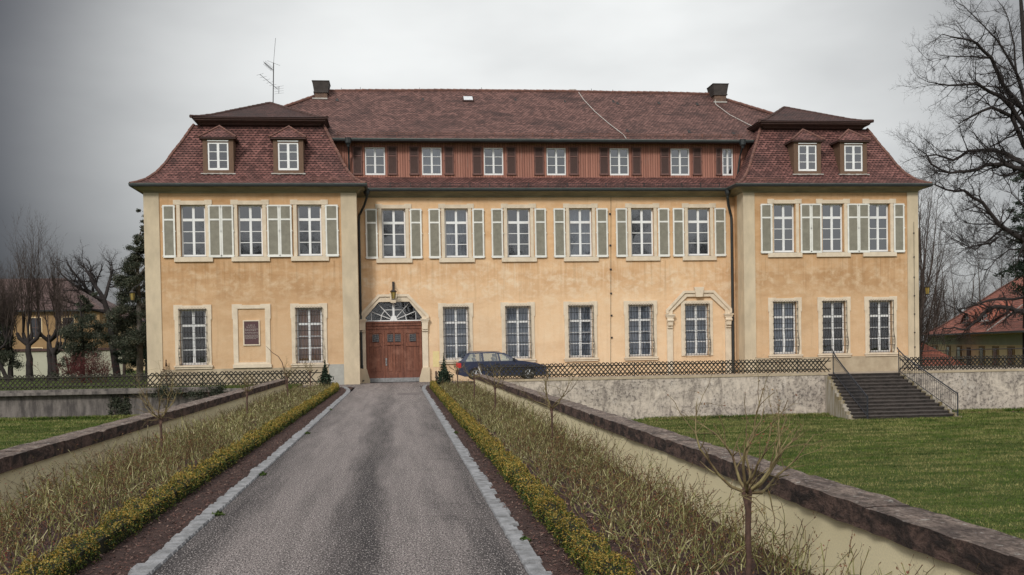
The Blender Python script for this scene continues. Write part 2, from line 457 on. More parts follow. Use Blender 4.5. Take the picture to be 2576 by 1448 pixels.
def steps():
    m = MT('mossy_step_stone', 0.9, 0.25)
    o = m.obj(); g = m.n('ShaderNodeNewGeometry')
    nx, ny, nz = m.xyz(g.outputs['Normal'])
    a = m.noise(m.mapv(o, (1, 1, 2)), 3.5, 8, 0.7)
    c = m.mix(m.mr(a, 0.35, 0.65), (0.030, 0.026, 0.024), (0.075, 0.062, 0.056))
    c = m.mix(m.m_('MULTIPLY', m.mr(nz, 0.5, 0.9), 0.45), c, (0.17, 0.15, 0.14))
    m.color(c); m.bump(a, 0.03)
    return m.m
M['step'] = steps()
M['mosscheek'] = simple('stair_cheek', (0.40, 0.36, 0.31), (0.20, 0.15, 0.06), 1.3, 0.95, (4, 4, 0.5), 0.01, lo=0.42, hi=0.6)
def coping():
    m = MT('sandstone_coping', 0.9, 0.2)
    o = m.obj(); x, y, z = m.xyz(o)
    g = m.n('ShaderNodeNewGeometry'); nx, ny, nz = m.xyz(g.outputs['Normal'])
    a = m.noise(m.mapv(o, (2.5, 1.2, 2.5)), 2.0, 9, 0.7, 0.5)
    b = m.noise(m.mapv(o, (4, 4, 1.2), (5, 2, 0)), 2.3, 7, 0.7)
    fine = m.noise(m.mapv(o, (1, 0.6, 1)), 30, 6, 0.75)
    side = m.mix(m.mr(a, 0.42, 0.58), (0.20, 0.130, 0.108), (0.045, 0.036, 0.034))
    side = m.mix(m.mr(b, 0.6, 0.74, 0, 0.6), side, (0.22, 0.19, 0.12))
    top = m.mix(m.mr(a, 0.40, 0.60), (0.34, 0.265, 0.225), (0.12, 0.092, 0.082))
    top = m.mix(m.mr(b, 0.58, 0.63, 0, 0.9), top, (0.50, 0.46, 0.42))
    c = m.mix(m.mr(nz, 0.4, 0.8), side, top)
    c = m.mix(m.mr(fine, 0.45, 0.62, 0, 0.7), c, (0.035, 0.027, 0.025))
    m.color(c); m.bump(m.m_('ADD', m.m_('MULTIPLY', a, 2.0), fine), 0.04)
    return m.m
M['coping'] = coping()
M['creamwall'] = simple('cream_wall_paint', (0.88, 0.78, 0.52), (0.80, 0.70, 0.45), 1.2, 0.85, (1, 0.5, 1), 0.002)
def asphalt():
    m = MT('worn_asphalt', 0.82, 0.35)
    o = m.obj(); x, y, z = m.xyz(o)
    wob = m.m_('MULTIPLY', m.m_('SUBTRACT', m.noise(m.mapv(o, (0.5, 0.12, 1)), 1.0, 4), 0.5), 1.3)
    xx = m.m_('ADD', x, wob)
    t1 = m.m_('MULTIPLY', m.mr(xx, -0.95, -0.50, 0, 1, True), m.mr(xx, -0.40, -0.02, 1, 0, True))
    t2 = m.mr(xx, 0.35, 0.95, 0, 1, True)
    t3 = m.mr(xx, -1.45, -1.95, 0, 1, True)
    near = m.mr(y, 14, 42, 1.0, 0.35)
    tr = m.m_('MULTIPLY', m.m_('MINIMUM', m.m_('ADD', m.m_('ADD', t1, m.m_('MULTIPLY', t2, 0.8)), m.m_('MULTIPLY', t3, 0.9)), 1.0), near)
    med = m.noise(m.mapv(o, (2.6, 0.16, 1)), 1.6, 9, 0.72, 0.3)
    f = m.m_('ADD', m.m_('MULTIPLY', tr, 0.80), m.mr(med, 0.38, 0.66, -0.10, 0.46))
    c = m.mix(f, (0.35, 0.30, 0.288), (0.036, 0.030, 0.031))
    gr = m.noise(m.mapv(o, (1, 0.40, 1)), 72, 3, 0.8)
    gr2 = m.noise(m.mapv(o, (1, 0.38, 1), (7, 3, 0)), 64, 2, 0.7)
    c = m.mix(m.mr(gr, 0.46, 0.53, 0.0, 0.90), c, (0.022, 0.018, 0.019))
    c = m.mix(m.mr(gr2, 0.56, 0.64, 0, 0.75), c, (0.60, 0.54, 0.52))
    ck = m.n('ShaderNodeTexVoronoi', feature='DISTANCE_TO_EDGE'); ck.inputs['Scale'].default_value = 0.55
    dv = m.n('ShaderNodeVectorMath', operation='ADD'); m.l(o, dv.inputs[0])
    cn = m.n('ShaderNodeTexNoise'); m.l(o, cn.inputs['Vector']); cn.inputs['Scale'].default_value = 2.0; cn.inputs['Detail'].default_value = 5
    sv_ = m.n('ShaderNodeVectorMath', operation='SCALE'); m.l(cn.outputs['Color'], sv_.inputs[0]); sv_.inputs['Scale'].default_value = 0.8
    m.l(sv_.outputs[0], dv.inputs[1]); m.l(dv.outputs[0], ck.inputs['Vector'])
    cf = m.m_('MULTIPLY', m.mr(ck.outputs['Distance'], 0.004, 0.013, 0.55, 0.0), m.mr(x, 0.1, 0.7, 0.12, 1.0))
    c = m.mix(cf, c, (0.025, 0.022, 0.022))
    m.color(c)
    m.bump(gr, 0.02)
    return m.m
M['asphalt'] = asphalt()
M['kerb'] = simple('granite_kerb', (0.33, 0.33, 0.345), (0.15, 0.15, 0.155), 7, 0.85, bump=0.012, fine=45)
M['soil'] = simple('dark_soil', (0.075, 0.042, 0.035), (0.035, 0.020, 0.018), 6, 0.95, bump=0.03, fine=35)
M['mulch'] = islands('mulch_flakes', [(0.035, 0.02, 0.018), (0.11, 0.05, 0.04), (0.16, 0.075, 0.055), (0.07, 0.03, 0.026), (0.30, 0.20, 0.16)])
M['box'] = islands('box_leaves', [(0.055, 0.085, 0.012), (0.13, 0.145, 0.02), (0.30, 0.19, 0.03), (0.40, 0.22, 0.035), (0.22, 0.17, 0.025), (0.07, 0.10, 0.015)], 0.6)
M['cane'] = islands('rose_canes', [(0.10, 0.11, 0.035), (0.31, 0.30, 0.11), (0.44, 0.40, 0.19), (0.16, 0.15, 0.05), (0.32, 0.30, 0.12), (0.70, 0.62, 0.36), (0.14, 0.14, 0.045), (0.27, 0.17, 0.08)])
M['canedark'] = islands('rose_twigs_dry', [(0.07, 0.030, 0.020), (0.15, 0.085, 0.045), (0.10, 0.045, 0.028), (0.075, 0.07, 0.03), (0.20, 0.15, 0.075)])
M['stem'] = simple('standard_stem', (0.13, 0.075, 0.055), (0.06, 0.036, 0.03), 18, 0.85, bump=0.006)
M['bark'] = simple('dark_bark', (0.045, 0.036, 0.034), (0.022, 0.018, 0.018), 5, 0.9, (3, 3, 0.8), 0.02)
M['barkbrown'] = simple('brown_bark', (0.085, 0.062, 0.052), (0.045, 0.034, 0.03), 5, 0.9, (3, 3, 0.8), 0.02)
M['barkgrey'] = simple('grey_bark', (0.16, 0.14, 0.12), (0.09, 0.08, 0.07), 5, 0.9, (3, 3, 0.8), 0.02)
M['conifer'] = islands('conifer_foliage', [(0.012, 0.025, 0.014), (0.03, 0.05, 0.03), (0.05, 0.075, 0.045), (0.02, 0.035, 0.02)])
M['ivy'] = islands('ivy_foliage', [(0.025, 0.038, 0.024), (0.055, 0.07, 0.042), (0.11, 0.11, 0.075), (0.035, 0.046, 0.034), (0.16, 0.14, 0.10)])
M['redtwig'] = islands('red_twigs', [(0.07, 0.02, 0.02), (0.14, 0.035, 0.035), (0.05, 0.02, 0.018)])
M['brownleaf'] = islands('dead_leaves', [(0.09, 0.05, 0.03), (0.17, 0.09, 0.05), (0.05, 0.035, 0.02)])
def lawn():
    m = MT('lawn_grass', 0.9, 0.15)
    o = m.obj()
    a = m.noise(m.mapv(o, (0.6, 0.25, 1)), 1.0, 8, 0.7, 0.5)
    b = m.noise(m.mapv(o, (3, 1.5, 1)), 2.0, 7, 0.72)
    f = m.noise(m.mapv(o, (30, 18, 1)), 1.0, 4, 0.7)
    c = m.mix(m.mr(a, 0.35, 0.65), (0.045, 0.085, 0.012), (0.10, 0.135, 0.026))
    c = m.mix(m.mr(b, 0.48, 0.64, 0, 0.8), c, (0.20, 0.18, 0.075))
    c = m.mix(m.mr(f, 0.44, 0.58, 0.0, 0.8), c, (0.012, 0.024, 0.005))
    m.color(c); m.bump(f, 0.06)
    return m.m
M['lawn'] = lawn()
M['blade'] = islands('grass_blades', [(0.03, 0.065, 0.010), (0.06, 0.105, 0.016), (0.10, 0.13, 0.03), (0.04, 0.08, 0.012)])
def blademix():
    m = MT('lawn_blades', 0.85, 0.15)
    o = m.obj(); g = m.n('ShaderNodeNewGeometry'); rnd = g.outputs['Random Per Island']
    a = m.noise(m.mapv(o, (0.30, 0.55, 1)), 1.0, 7, 0.7, 0.6)
    b = m.noise(m.mapv(o, (0.45, 1.3, 1), (3, 8, 0)), 1.2, 8, 0.75)
    c = m.mix(rnd, (0.028, 0.062, 0.008), (0.105, 0.155, 0.024))
    c = m.mix(m.mr(a, 0.44, 0.58, 0, 0.8), c, (0.014, 0.032, 0.006))
    c = m.mix(m.mr(b, 0.44, 0.58, 0, 0.85), c, m.mix(rnd, (0.14, 0.14, 0.04), (0.38, 0.33, 0.15)))
    m.color(c); return m.m
M['lawnblade'] = blademix()
M['slat'] = simple('lattice_wood_grey', (0.055, 0.050, 0.038), (0.028, 0.025, 0.02), 6, 0.85, fine=40)
M['slatdark'] = simple('lattice_wood_dark', (0.045, 0.040, 0.034), (0.02, 0.018, 0.016), 6, 0.85, fine=40)
M['gravel'] = simple('terrace_gravel', (0.40, 0.33, 0.26), (0.28, 0.23, 0.18), 4, 0.95, fine=50)
M['carblue'] = simple('car_paint_navy', (0.030, 0.038, 0.075), (0.024, 0.030, 0.062), 2, 0.28, bump=0, spec=0.6)
M['rubber'] = simple('rubber', (0.018, 0.018, 0.019), (0.03, 0.03, 0.03), 8, 0.8)
M['alloy'] = simple('alloy', (0.55, 0.56, 0.58), (0.42, 0.43, 0.45), 8, 0.35, metal=0.6, bump=0)
M['seat'] = simple('seat_fabric', (0.16, 0.165, 0.18), (0.11, 0.11, 0.12), 8, 0.9)
M['red'] = simple('tail_lamp_red', (0.62, 0.03, 0.03), (0.45, 0.02, 0.02), 8, 0.3, bump=0, spec=0.6)
M['clear'] = simple('lamp_clear', (0.7, 0.72, 0.74), (0.5, 0.52, 0.55), 8, 0.25, bump=0, spec=0.6)
M['amber'] = simple('lantern_amber_glass', (0.34, 0.25, 0.07), (0.26, 0.18, 0.045), 5, 0.3, bump=0, spec=0.5)
M['plaque'] = simple('plaque_bronze_brown', (0.115, 0.058, 0.062), (0.085, 0.045, 0.05), 6, 0.5)
M['letter'] = simple('plaque_lettering', (0.62, 0.58, 0.52), (0.50, 0.46, 0.42), 6, 0.6, bump=0)
M['ochre'] = simple('ochre_render', (0.36, 0.23, 0.115), (0.26, 0.165, 0.085), 1.2, 0.9)
M['creamhouse'] = simple('cream_render', (0.88, 0.68, 0.42), (0.76, 0.56, 0.33), 1.2, 0.9)
M['palewall'] = simple('garden_wall_render', (0.52, 0.51, 0.40), (0.42, 0.41, 0.32), 0.8, 0.9)
M['darkpane'] = simple('far_window_pane', (0.05, 0.05, 0.06), (0.03, 0.03, 0.035), 3, 0.25, bump=0, spec=0.5)
M['postwhite'] = simple('white_plastic', (0.75, 0.75, 0.75), (0.65, 0.65, 0.65), 6, 0.5)
M['yellow'] = simple('yellow_filler', (0.80, 0.66, 0.34), (0.74, 0.60, 0.30), 6, 0.9)

# ------------------------------------------------------------------ the palace
YM, YW = 55.30, 53.70
XL0, XL1, XR0, XR1 = -12.50, -2.03, 18.50, 28.22
palace = empty('palace', (8.0, 60.0, 0.0), 'long two storey palace with orange plaster, red tiled mansard roofs and two projecting wings', 'palace')

def wall(mb, x0, x1, z0, z1, y, holes, depth=0.28):
    """front face (normal -Y) with rectangular openings and their reveals"""
    xs = sorted({x0, x1, *[h[0] for h in holes], *[h[1] for h in holes]})
    zs = sorted({z0, z1, *[h[2] for h in holes], *[h[3] for h in holes]})
    for a, b in zip(xs[:-1], xs[1:]):
        for c, d in zip(zs[:-1], zs[1:]):
            cx, cz = (a + b) / 2, (c + d) / 2
            if any(h[0] < cx < h[1] and h[2] < cz < h[3] for h in holes): continue
            mb.face([(a, y, c), (b, y, c), (b, y, d), (a, y, d)])
    for a, b, c, d in holes:
        yb = y + depth
        mb.face([(a, y, c), (a, y, d), (a, yb, d), (a, yb, c)])
        mb.face([(b, y, c), (b, yb, c), (b, yb, d), (b, y, d)])
        mb.face([(a, y, d), (b, y, d), (b, yb, d), (a, yb, d)])
        mb.face([(a, y, c), (a, yb, c), (b, yb, c), (b, y, c)])

UP_M = [-0.11, 3.21, 6.56, 9.93, 13.34, 16.50]
LO_M = [3.09, 6.43, 9.85, 13.16, 16.31]
UP_L = [-10.16, -7.34, -4.38]
LO_L = [-10.28, -4.50]
UP_R = [20.74, 23.45, 26.06]
LO_R = [20.70, 23.45, 26.09]
UZ, LZ = (6.60, 9.22), (1.13, 3.95)
HW = 0.63
def holes_of(up, lo, hu=0.61, hl=0.65):
    return [(x - hu, x + hu, *UZ) for x in up] + [(x - hl, x + hl, *LZ) for x in lo]
mb = MB()
GX0, GX1 = -1.70, 1.28
wall(mb, XL1, XR0, -0.3, 10.1, YM, holes_of(UP_M, LO_M, 0.63, 0.65) + [(GX0, GX1, -0.3, 4.28)], 0.28)
mb.face([(GX0, YM, 3.45), (-0.97, YM, 4.28), (GX0, YM, 4.28)])
mb.face([(GX1, YM, 3.45), (GX1, YM, 4.28), (0.63, YM, 4.28)])
mb.build('wall', M['orange'], palace)
mb = MB()
wall(mb, XL0, XL1, -0.3, 10.1, YW, holes_of(UP_L, LO_L))
mb.face([(XL0, 67.5, -1.9), (XL0, 67.5, 10.1), (XL0, YW, 10.1), (XL0, YW, -1.9)])
mb.face([(XL1, YW, -0.3), (XL1, YM, -0.3), (XL1, YM, 10.1), (XL1, YW, 10.1)])
mb.build('wall', M['orange_wing'], palace)
mb = MB()
wall(mb, XR0, XR1, -0.3, 10.1, YW, holes_of(UP_R, LO_R, 0.59, 0.64))
mb.face([(XR0, YM, -0.3), (XR0, YW, -0.3), (XR0, YW, 10.1), (XR0, YM, 10.1)])
mb.face([(XR1, YW, -1.9), (XR1, 67.5, -1.9), (XR1, 67.5, 10.1), (XR1, YW, 10.1)])
mb.build('wall', M['orange_wing'], palace)
mb = MB(); mb.box(XL0, XR1, 67.5, 67.6, -1.9, 10.1); mb.build('wall', M['orange'], palace)
mb = MB()                                     # near-black backing panels, painted to stand for unlit rooms behind the glass
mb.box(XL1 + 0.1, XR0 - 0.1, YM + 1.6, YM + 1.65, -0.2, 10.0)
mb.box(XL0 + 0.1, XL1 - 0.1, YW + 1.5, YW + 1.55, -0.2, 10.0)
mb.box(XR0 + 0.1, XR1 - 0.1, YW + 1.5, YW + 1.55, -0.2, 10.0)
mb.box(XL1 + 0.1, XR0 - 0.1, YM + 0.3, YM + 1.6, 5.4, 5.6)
mb.build('dark_backing', M['interior'], palace)
# corner strips and plinths
def part(name, m, *boxes, parent=None):
    q = MB()
    for b in boxes: q.box(*b)
    return q.build(name, m, parent or palace)
part('pilaster', M['beige'], (XL0 - 0.05, -11.80, YW - 0.05, YW + 0.7, -1.5, 9.82))
part('pilaster', M['beige'], (-2.78, XL1 + 0.05, YW - 0.05, YW + 0.6, 0.0, 9.82))
part('pilaster', M['beige'], (XR0 - 0.05, 19.08, YW - 0.05, YW + 0.95, -0.1, 9.82))
part('pilaster', M['beige'], (27.65, XR1 + 0.05, YW - 0.05, YW + 0.7, -1.5, 9.82))
part('plinth', M['plinth'], (-11.80, -2.78, YW - 0.03, YW + 0.02, -0.3, 0.93))
part('plinth', M['plinth'], (19.08, 27.65, YW - 0.03, YW + 0.02, -0.3, 0.96))
part('render_patch', M['greypatch'], (-3.55, -2.785, YW - 0.045, YW, 0.0, 1.05))
part('render_patch', M['yellow'], (1.83, 2.17, YM - 0.012, YM + 0.02, 0.78, 1.62))

def sweep(mb, path, prof, mi=0, closed_prof=False):
    """profile of (out, z) mitred along an XY path; outward is to the left-front of travel"""
    n = len(path); sec = []
    def nrm(a, b):
        d = Vector((b[0] - a[0], b[1] - a[1])).normalized(); return Vector((d.y, -d.x))
    for i, p in enumerate(path):
        n0 = nrm(path[i - 1], p) if i > 0 else None
        n1 = nrm(p, path[i + 1]) if i < n - 1 else None
        if n0 is None: m = n1
        elif n1 is None: m = n0
        else:
            m = n0 + n1; m = m / (m.dot(n0))
        sec.append([(p[0] + m.x * o, p[1] + m.y * o, z) for o, z in prof])
    k = len(prof)
    for a, b in zip(sec[:-1], sec[1:]):
        for j in range(k if closed_prof else k - 1):
            l = (j + 1) % k
            mb.face([a[j], b[j], b[l], a[l]], mi=mi)
    return mb
PATH = [(XL0, 67.5), (XL0, YW), (XL1, YW), (XL1, YM), (XR0, YM), (XR0, YW), (XR1, YW), (XR1, 67.5)]
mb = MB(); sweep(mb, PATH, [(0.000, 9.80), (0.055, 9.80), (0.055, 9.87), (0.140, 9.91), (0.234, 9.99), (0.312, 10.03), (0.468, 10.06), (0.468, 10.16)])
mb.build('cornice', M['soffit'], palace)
mb = MB(); sweep(mb, PATH, [(0.452, 10.14), (0.472, 10.09), (0.515, 10.05), (0.569, 10.05), (0.608, 10.10), (0.616, 10.19), (0.593, 10.19), (0.577, 10.13), (0.468, 10.15)], closed_prof=True)
mb.build('gutter', M['zinc'], palace)
mb = MB(); sweep(mb, PATH, [(0.581, 10.192), (0.581, 10.215), (0.624, 10.215), (0.624, 10.192)], closed_prof=True)
mb.build('gutter_bead', M['copper'], palace)

# ---- roofs
def slope(mb, pts, mi=0, u0=0.0, v0=0.0):
    """quad/tri with uv in metres: first two points lie along the eave"""
    p = [Vector(q) for q in pts]
    e = (p[1] - p[0]).normalized()
    nrm = (p[1] - p[0]).cross(p[-1] - p[0]).normalized()
    g = nrm.cross(e)
    mb.face(pts, uv=[(u0 + (q - p[0]).dot(e), v0 + (q - p[0]).dot(g)) for q in p], mi=mi)
PROF = [(0, 0), (0.13, 0.045), (0.25, 0.10), (0.40, 0.22), (0.53, 0.37), (0.64, 0.54), (0.77, 0.71), (0.895, 0.90), (0.965, 1.0)]
def mansard(x0, x1, yf, yb, z0, z1, il, ir, fi):
    mb = MB(); L = 0.0; secs = []
    for t, h in PROF:
        z = z0 + (z1 - z0) * h
        secs.append([(x0 + il * t, yb, z), (x0 + il * t, yf + fi * t, z), (x1 - ir * t, yf + fi * t, z), (x1 - ir * t, yb, z)])
    for a, b in zip(secs[:-1], secs[1:]):
        v1 = L + (Vector(b[1]) - Vector((b[1][0], a[1][1], a[1][2]))).length
        for j in range(3):
            ax = (lambda p: -p[1]) if j == 0 else ((lambda p: p[0]) if j == 1 else (lambda p: p[1]))
            mb.face([a[j], a[j + 1], b[j + 1], b[j]], uv=[(ax(a[j]), L), (ax(a[j + 1]), L), (ax(b[j + 1]), v1), (ax(b[j]), v1)])
        L = v1
    return mb, secs
def ridge_tiles(pts, r=0.085, step=0.36, m='ridge', parent=None, sag=0.01):
    mb = MB()
    for a, b in zip(pts[:-1], pts[1:]):
        a, b = Vector(a), Vector(b); d = b - a; n = max(1, int(d.length / step)); 
        for i in range(n):
            p, q = a + d * (i / n), a + d * ((i + 1.08) / n)
            p = p + Vector((0, 0, random.uniform(-sag, sag)))
            mb.tube([p, q], [r * 1.15, r * 0.92], 7)
    return mb.build('ridge_cap', M[m], parent or palace)
roofL, secL = mansard(-13.06, -1.46, 53.13, 67.6, 10.20, 13.62, 2.80, 2.28, 2.5)
rL = roofL.build('roof', M['tileW'], palace)
roofR, secR = mansard(17.94, 28.78, 53.13, 67.6, 10.20, 13.62, 2.28, 2.56, 2.5)
rR = roofR.build('roof', M['tileW'], palace)
for s_, r_ in ((secL, rL), (secR, rR)):
    for j in (1, 2):
        ridge_tiles([k[j] for k in s_], 0.08, 0.33, 'ridge', r_)
part('flashing', M['lead'], (-3.75, -3.69, 55.1, 55.2, 13.0, 13.0 + 0.01))
def cap_roof(x0, x1, yf, yb, ze, ax, ay, az):
    mb = MB()
    ctr = Vector((ax, ay, az))
    # upper hipped part with a slight flare at the eave
    def ring(t, z): return [(x0 + (ax - x0) * t, yb, z), (x0 + (ax - x0) * t, yf + (ay - yf) * t, z), (x1 + (ax - x1) * t, yf + (ay - yf) * t, z), (x1 + (ax - x1) * t, yb, z)]
    zz = [ring(0, ze), ring(0.12, ze + (az - ze) * 0.075), ring(0.25, ze + (az - ze) * 0.19), ring(1.0, az)]
    for a, b in zip(zz[:-1], zz[1:]):
        for j in range(3):
            slope(mb, [a[j], a[j + 1], b[j + 1], b[j]] if (Vector(b[j]) - Vector(b[j + 1])).length > 0.01 else [a[j], a[j + 1], b[j]], u0=a[j][0] + a[j][1], v0=a[j][2] * 1.7)
    return mb, zz
for (x0, x1, ax) in ((-10.40, -3.45, -6.93), (19.88, 26.38, 23.17)):
    mb, zz = cap_roof(x0, x1, 54.95, 67.6, 13.93, ax, 59.8, 15.78)
    rc = mb.build('roof', M['tileD'], palace)
    for j in (1, 2): ridge_tiles([k[j] for k in zz], 0.08, 0.36, 'ridgeD', rc)
    ridge_tiles([(ax, 59.8, 15.78), (ax, 67, 15.78)], 0.08, 0.36, 'ridgeD', rc)
    q = MB(); sweep(q, [(x0 + 0.06, 67.6), (x0 + 0.06, 55.01), (x1 - 0.06, 55.01), (x1 - 0.06, 67.6)],
                    [(0.02, 13.92), (0.02, 13.86), (-0.05, 13.83), (-0.05, 13.78), (-0.13, 13.73), (-0.28, 13.67), (-0.34, 13.60), (-0.60, 13.55)])
    q.build('eaves_board', M['ridgeD'], rc)
# main upper roof
RZ, RY = 16.86, 61.30
A0, A1 = (-10.2, 55.62, 12.97), (26.1, 55.62, 12.97)
P0, P1 = (-3.72, RY, RZ), (19.15, RY, RZ)
mb = MB()
def lerp3(a, b, t): return tuple(a[i] + (b[i] - a[i]) * t for i in range(3))
# front slope as a gently sagging sheet
NX, NZ = 60, 7
def roofpt(i, j):
    t = j / NZ
    a = lerp3(A0, P0, t); b = lerp3(A1, P1, t); p = lerp3(a, b, i / NX)
    lift = -0.16 * math.sin(math.pi * min(1, t * 1.0)) * (1 if t < 1 else 0) * 0.5
    wob = 0.035 * (mnoise.noise(Vector((p[0] * 0.35, t * 3, 1.7))))
    bow = 0.10 * math.sin(math.pi * (p[0] + 4) / 24) if -4 < p[0] < 20 else 0
    return (p[0], p[1], p[2] + lift * (0 < t < 1) + wob + bow * t)
SL = math.hypot(RY - 55.62, RZ - 12.97)
for j in range(NZ):
    for i in range(NX):
        q = [roofpt(i, j), roofpt(i + 1, j), roofpt(i + 1, j + 1), roofpt(i, j + 1)]
        mb.face(q, uv=[(p[0], SL * (j + (k > 1)) / NZ) for k, p in enumerate(q)])
slope(mb, [(A0[0], 67.0, A0[2]), A0, P0])
slope(mb, [A1, (A1[0], 67.0, A1[2]), P1])
slope(mb, [(A1[0], 67.0, A1[2]), (A0[0], 67.0, A0[2]), P0, P1])
rM = mb.build('roof', M['tileM'], palace, smooth=False)
ridge_tiles([roofpt(0, NZ)] + [(roofpt(i, NZ)[0], RY, roofpt(i, NZ)[2] + 0.02) for i in range(4, NX + 1, 4)], 0.09, 0.38, 'ridge', rM)
ridge_tiles([P0, A0], 0.085, 0.38, 'ridge', rM)
ridge_tiles([P1, A1], 0.085, 0.38, 'ridge', rM)
q = MB()
for x in (-1.9, 1.55, 5.2, 9.4, 13.1, 16.2, -3.0, 11.8): q.tube([(x, RY, RZ + 0.0), (x, RY, RZ + random.uniform(0.14, 0.34))], 0.014, 4)
for p, s_ in ((roofpt(30, 0), 1),): pass
q.build('lightning_spike', M['iron'], rM)
# apron of tiles below the attic wall
mb = MB()
for a, b in (((54.72, 10.20), (55.2, 10.36)), ((55.2, 10.36), (56.2, 11.02))):
    v0 = 0 if a[0] < 55 else 0.6; v1 = v0 + math.hypot(b[0] - a[0], b[1] - a[1])
    mb.face([(-2.2, a[0], a[1]), (18.7, a[0], a[1]), (18.7, b[0], b[1]), (-2.2, b[0], b[1])], uv=[(-2.2, v0), (18.7, v0), (18.7, v1), (-2.2, v1)])
rA = mb.build('roof', M['tileW'], palace)
def snow_guard(x0, x1, y, z, parent, m='iron', hgt=0.17, step=0.11):
    q = MB()
    x = x0
    q.box(x0, x1, y - 0.008, y + 0.008, z + hgt - 0.02, z + hgt)
    q.box(x0, x1, y - 0.008, y + 0.008, z + 0.03, z + 0.05)
    while x < x1:
        q.box(x - 0.006, x + 0.006, y - 0.006, y + 0.006, z, z + hgt); x += step
    x = x0
    while x < x1:
        q.box(x - 0.02, x + 0.02, y - 0.03, y + 0.03, z - 0.12, z + hgt + 0.02); x += 1.05
    return q.build('snow_guard', M[m], parent)
snow_guard(-1.3, 18.0, 55.05, 10.36, rA)
snow_guard(-3.0, 19.3, 55.95, 13.22, rM, 'ridge', 0.15, 0.10)
snow_guard(-4.2, -1.9, 53.50, 10.42, rL, 'ridge', 0.14, 0.12)
snow_guard(18.6, 20.6, 53.50, 10.42, rR, 'ridge', 0.14, 0.12)
# attic wall with windows
ATT = [-1.04, 2.00, 5.35, 8.80, 12.31, 15.74, 18.46]
AHW = [0.53] * 6 + [0.30]
AZ = (11.14, 12.62)
mb = MB(); wall(mb, -4.5, 20.4, 10.95, 12.95, 56.2, [(x - h, x + h, *AZ) for x, h in zip(ATT, AHW)], 0.12)
mb.build('attic_wall', M['boards'], palace)
part('eaves_board', M['brown'], (-3.6, 19.9, 55.66, 56.2, 12.86, 12.93))
q = MB(); q.tube([(-3.5, 55.62, 12.90), (19.75, 55.62, 12.90)], 0.085, 8); q.build('gutter', M['zinc'], palace)
part('gutter_bead', M['copper'], (-3.5, 19.75, 55.52, 55.545, 12.955, 12.98))
part('dark_backing', M['interior'], (-3.5, 19.5, 56.9, 56.95, 10.9, 12.9))  # near-black backing standing in for the unlit attic

def muntins(mb, x0, x1, z0, z1, y, bars, fr=0.055, mid=0.09, bar=0.03, transom=None, d=0.05):
    mb.box(x0, x0 + fr, y, y + d, z0, z1); mb.box(x1 - fr, x1, y, y + d, z0, z1)
    mb.box(x0 + fr, x1 - fr, y, y + d, z1 - fr, z1); mb.box(x0 + fr, x1 - fr, y - 0.004, y + d, z0, z0 + fr * 1.5)
    cx = (x0 + x1) / 2
    mb.box(cx - mid / 2, cx + mid / 2, y - 0.012, y + d, z0 + fr * 1.5, z1 - fr)
    for zz_ in bars:
        for a, b in ((x0 + fr, cx - mid / 2), (cx + mid / 2, x1 - fr)):
            mb.box(a, b, y + 0.004, y + d - 0.004, zz_ - bar / 2, zz_ + bar / 2)
    if transom:
        for a, b in ((x0 + fr, cx - mid / 2), (cx + mid / 2, x1 - fr)):
            mb.box(a, b, y - 0.03, y + d, transom - 0.065, transom + 0.065)
def shutter(parent, x0, x1, z0, z1, y, m1, m2, rail=0.28, fr=0.062):
    q = MB(); d = 0.045
    q.box(x0, x0 + fr, y - d, y, z0, z1); q.box(x1 - fr, x1, y - d, y, z0, z1)
    q.box(x0 + fr, x1 - fr, y - d, y, z1 - fr, z1); q.box(x0 + fr, x1 - fr, y - d, y, z0, z0 + fr * 1.5)
    zr = z1 - (z1 - z0) * rail
    q.box(x0 + fr, x1 - fr, y - d - 0.003, y, zr - fr * 0.55, zr + fr * 0.55)
    for t in (0.03, 0.5, 0.96):
        for s_ in (x0 - 0.03, x1 - 0.02): q.box(s_, s_ + 0.05, y - d - 0.012, y - 0.01, z0 + (z1 - z0) * t - 0.025, z0 + (z1 - z0) * t + 0.025)
    o = q.build('shutter', m1, parent)
    q = MB(); z = z0 + fr * 1.5
    while z < z1 - fr - 0.02:
        if abs(z - zr) > 0.055:
            a = random.uniform(-0.003, 0.003)
            q.face([(x0 + fr, y - 0.036, z + a), (x1 - fr, y - 0.036, z + a), (x1 - fr, y - 0.014, z + 0.040), (x0 + fr, y - 0.014, z + 0.040)])
            q.face([(x0 + fr, y - 0.014, z + 0.040), (x1 - fr, y - 0.014, z + 0.040), (x1 - fr, y - 0.010, z + 0.030), (x0 + fr, y - 0.010, z + 0.030)])
        z += 0.046
    q.box(x0 + fr, x1 - fr, y - 0.008, y - 0.004, z0 + fr, z1 - fr)
    q.build('shutter_slats', m2, o if o.parent is palace else parent)
    return o
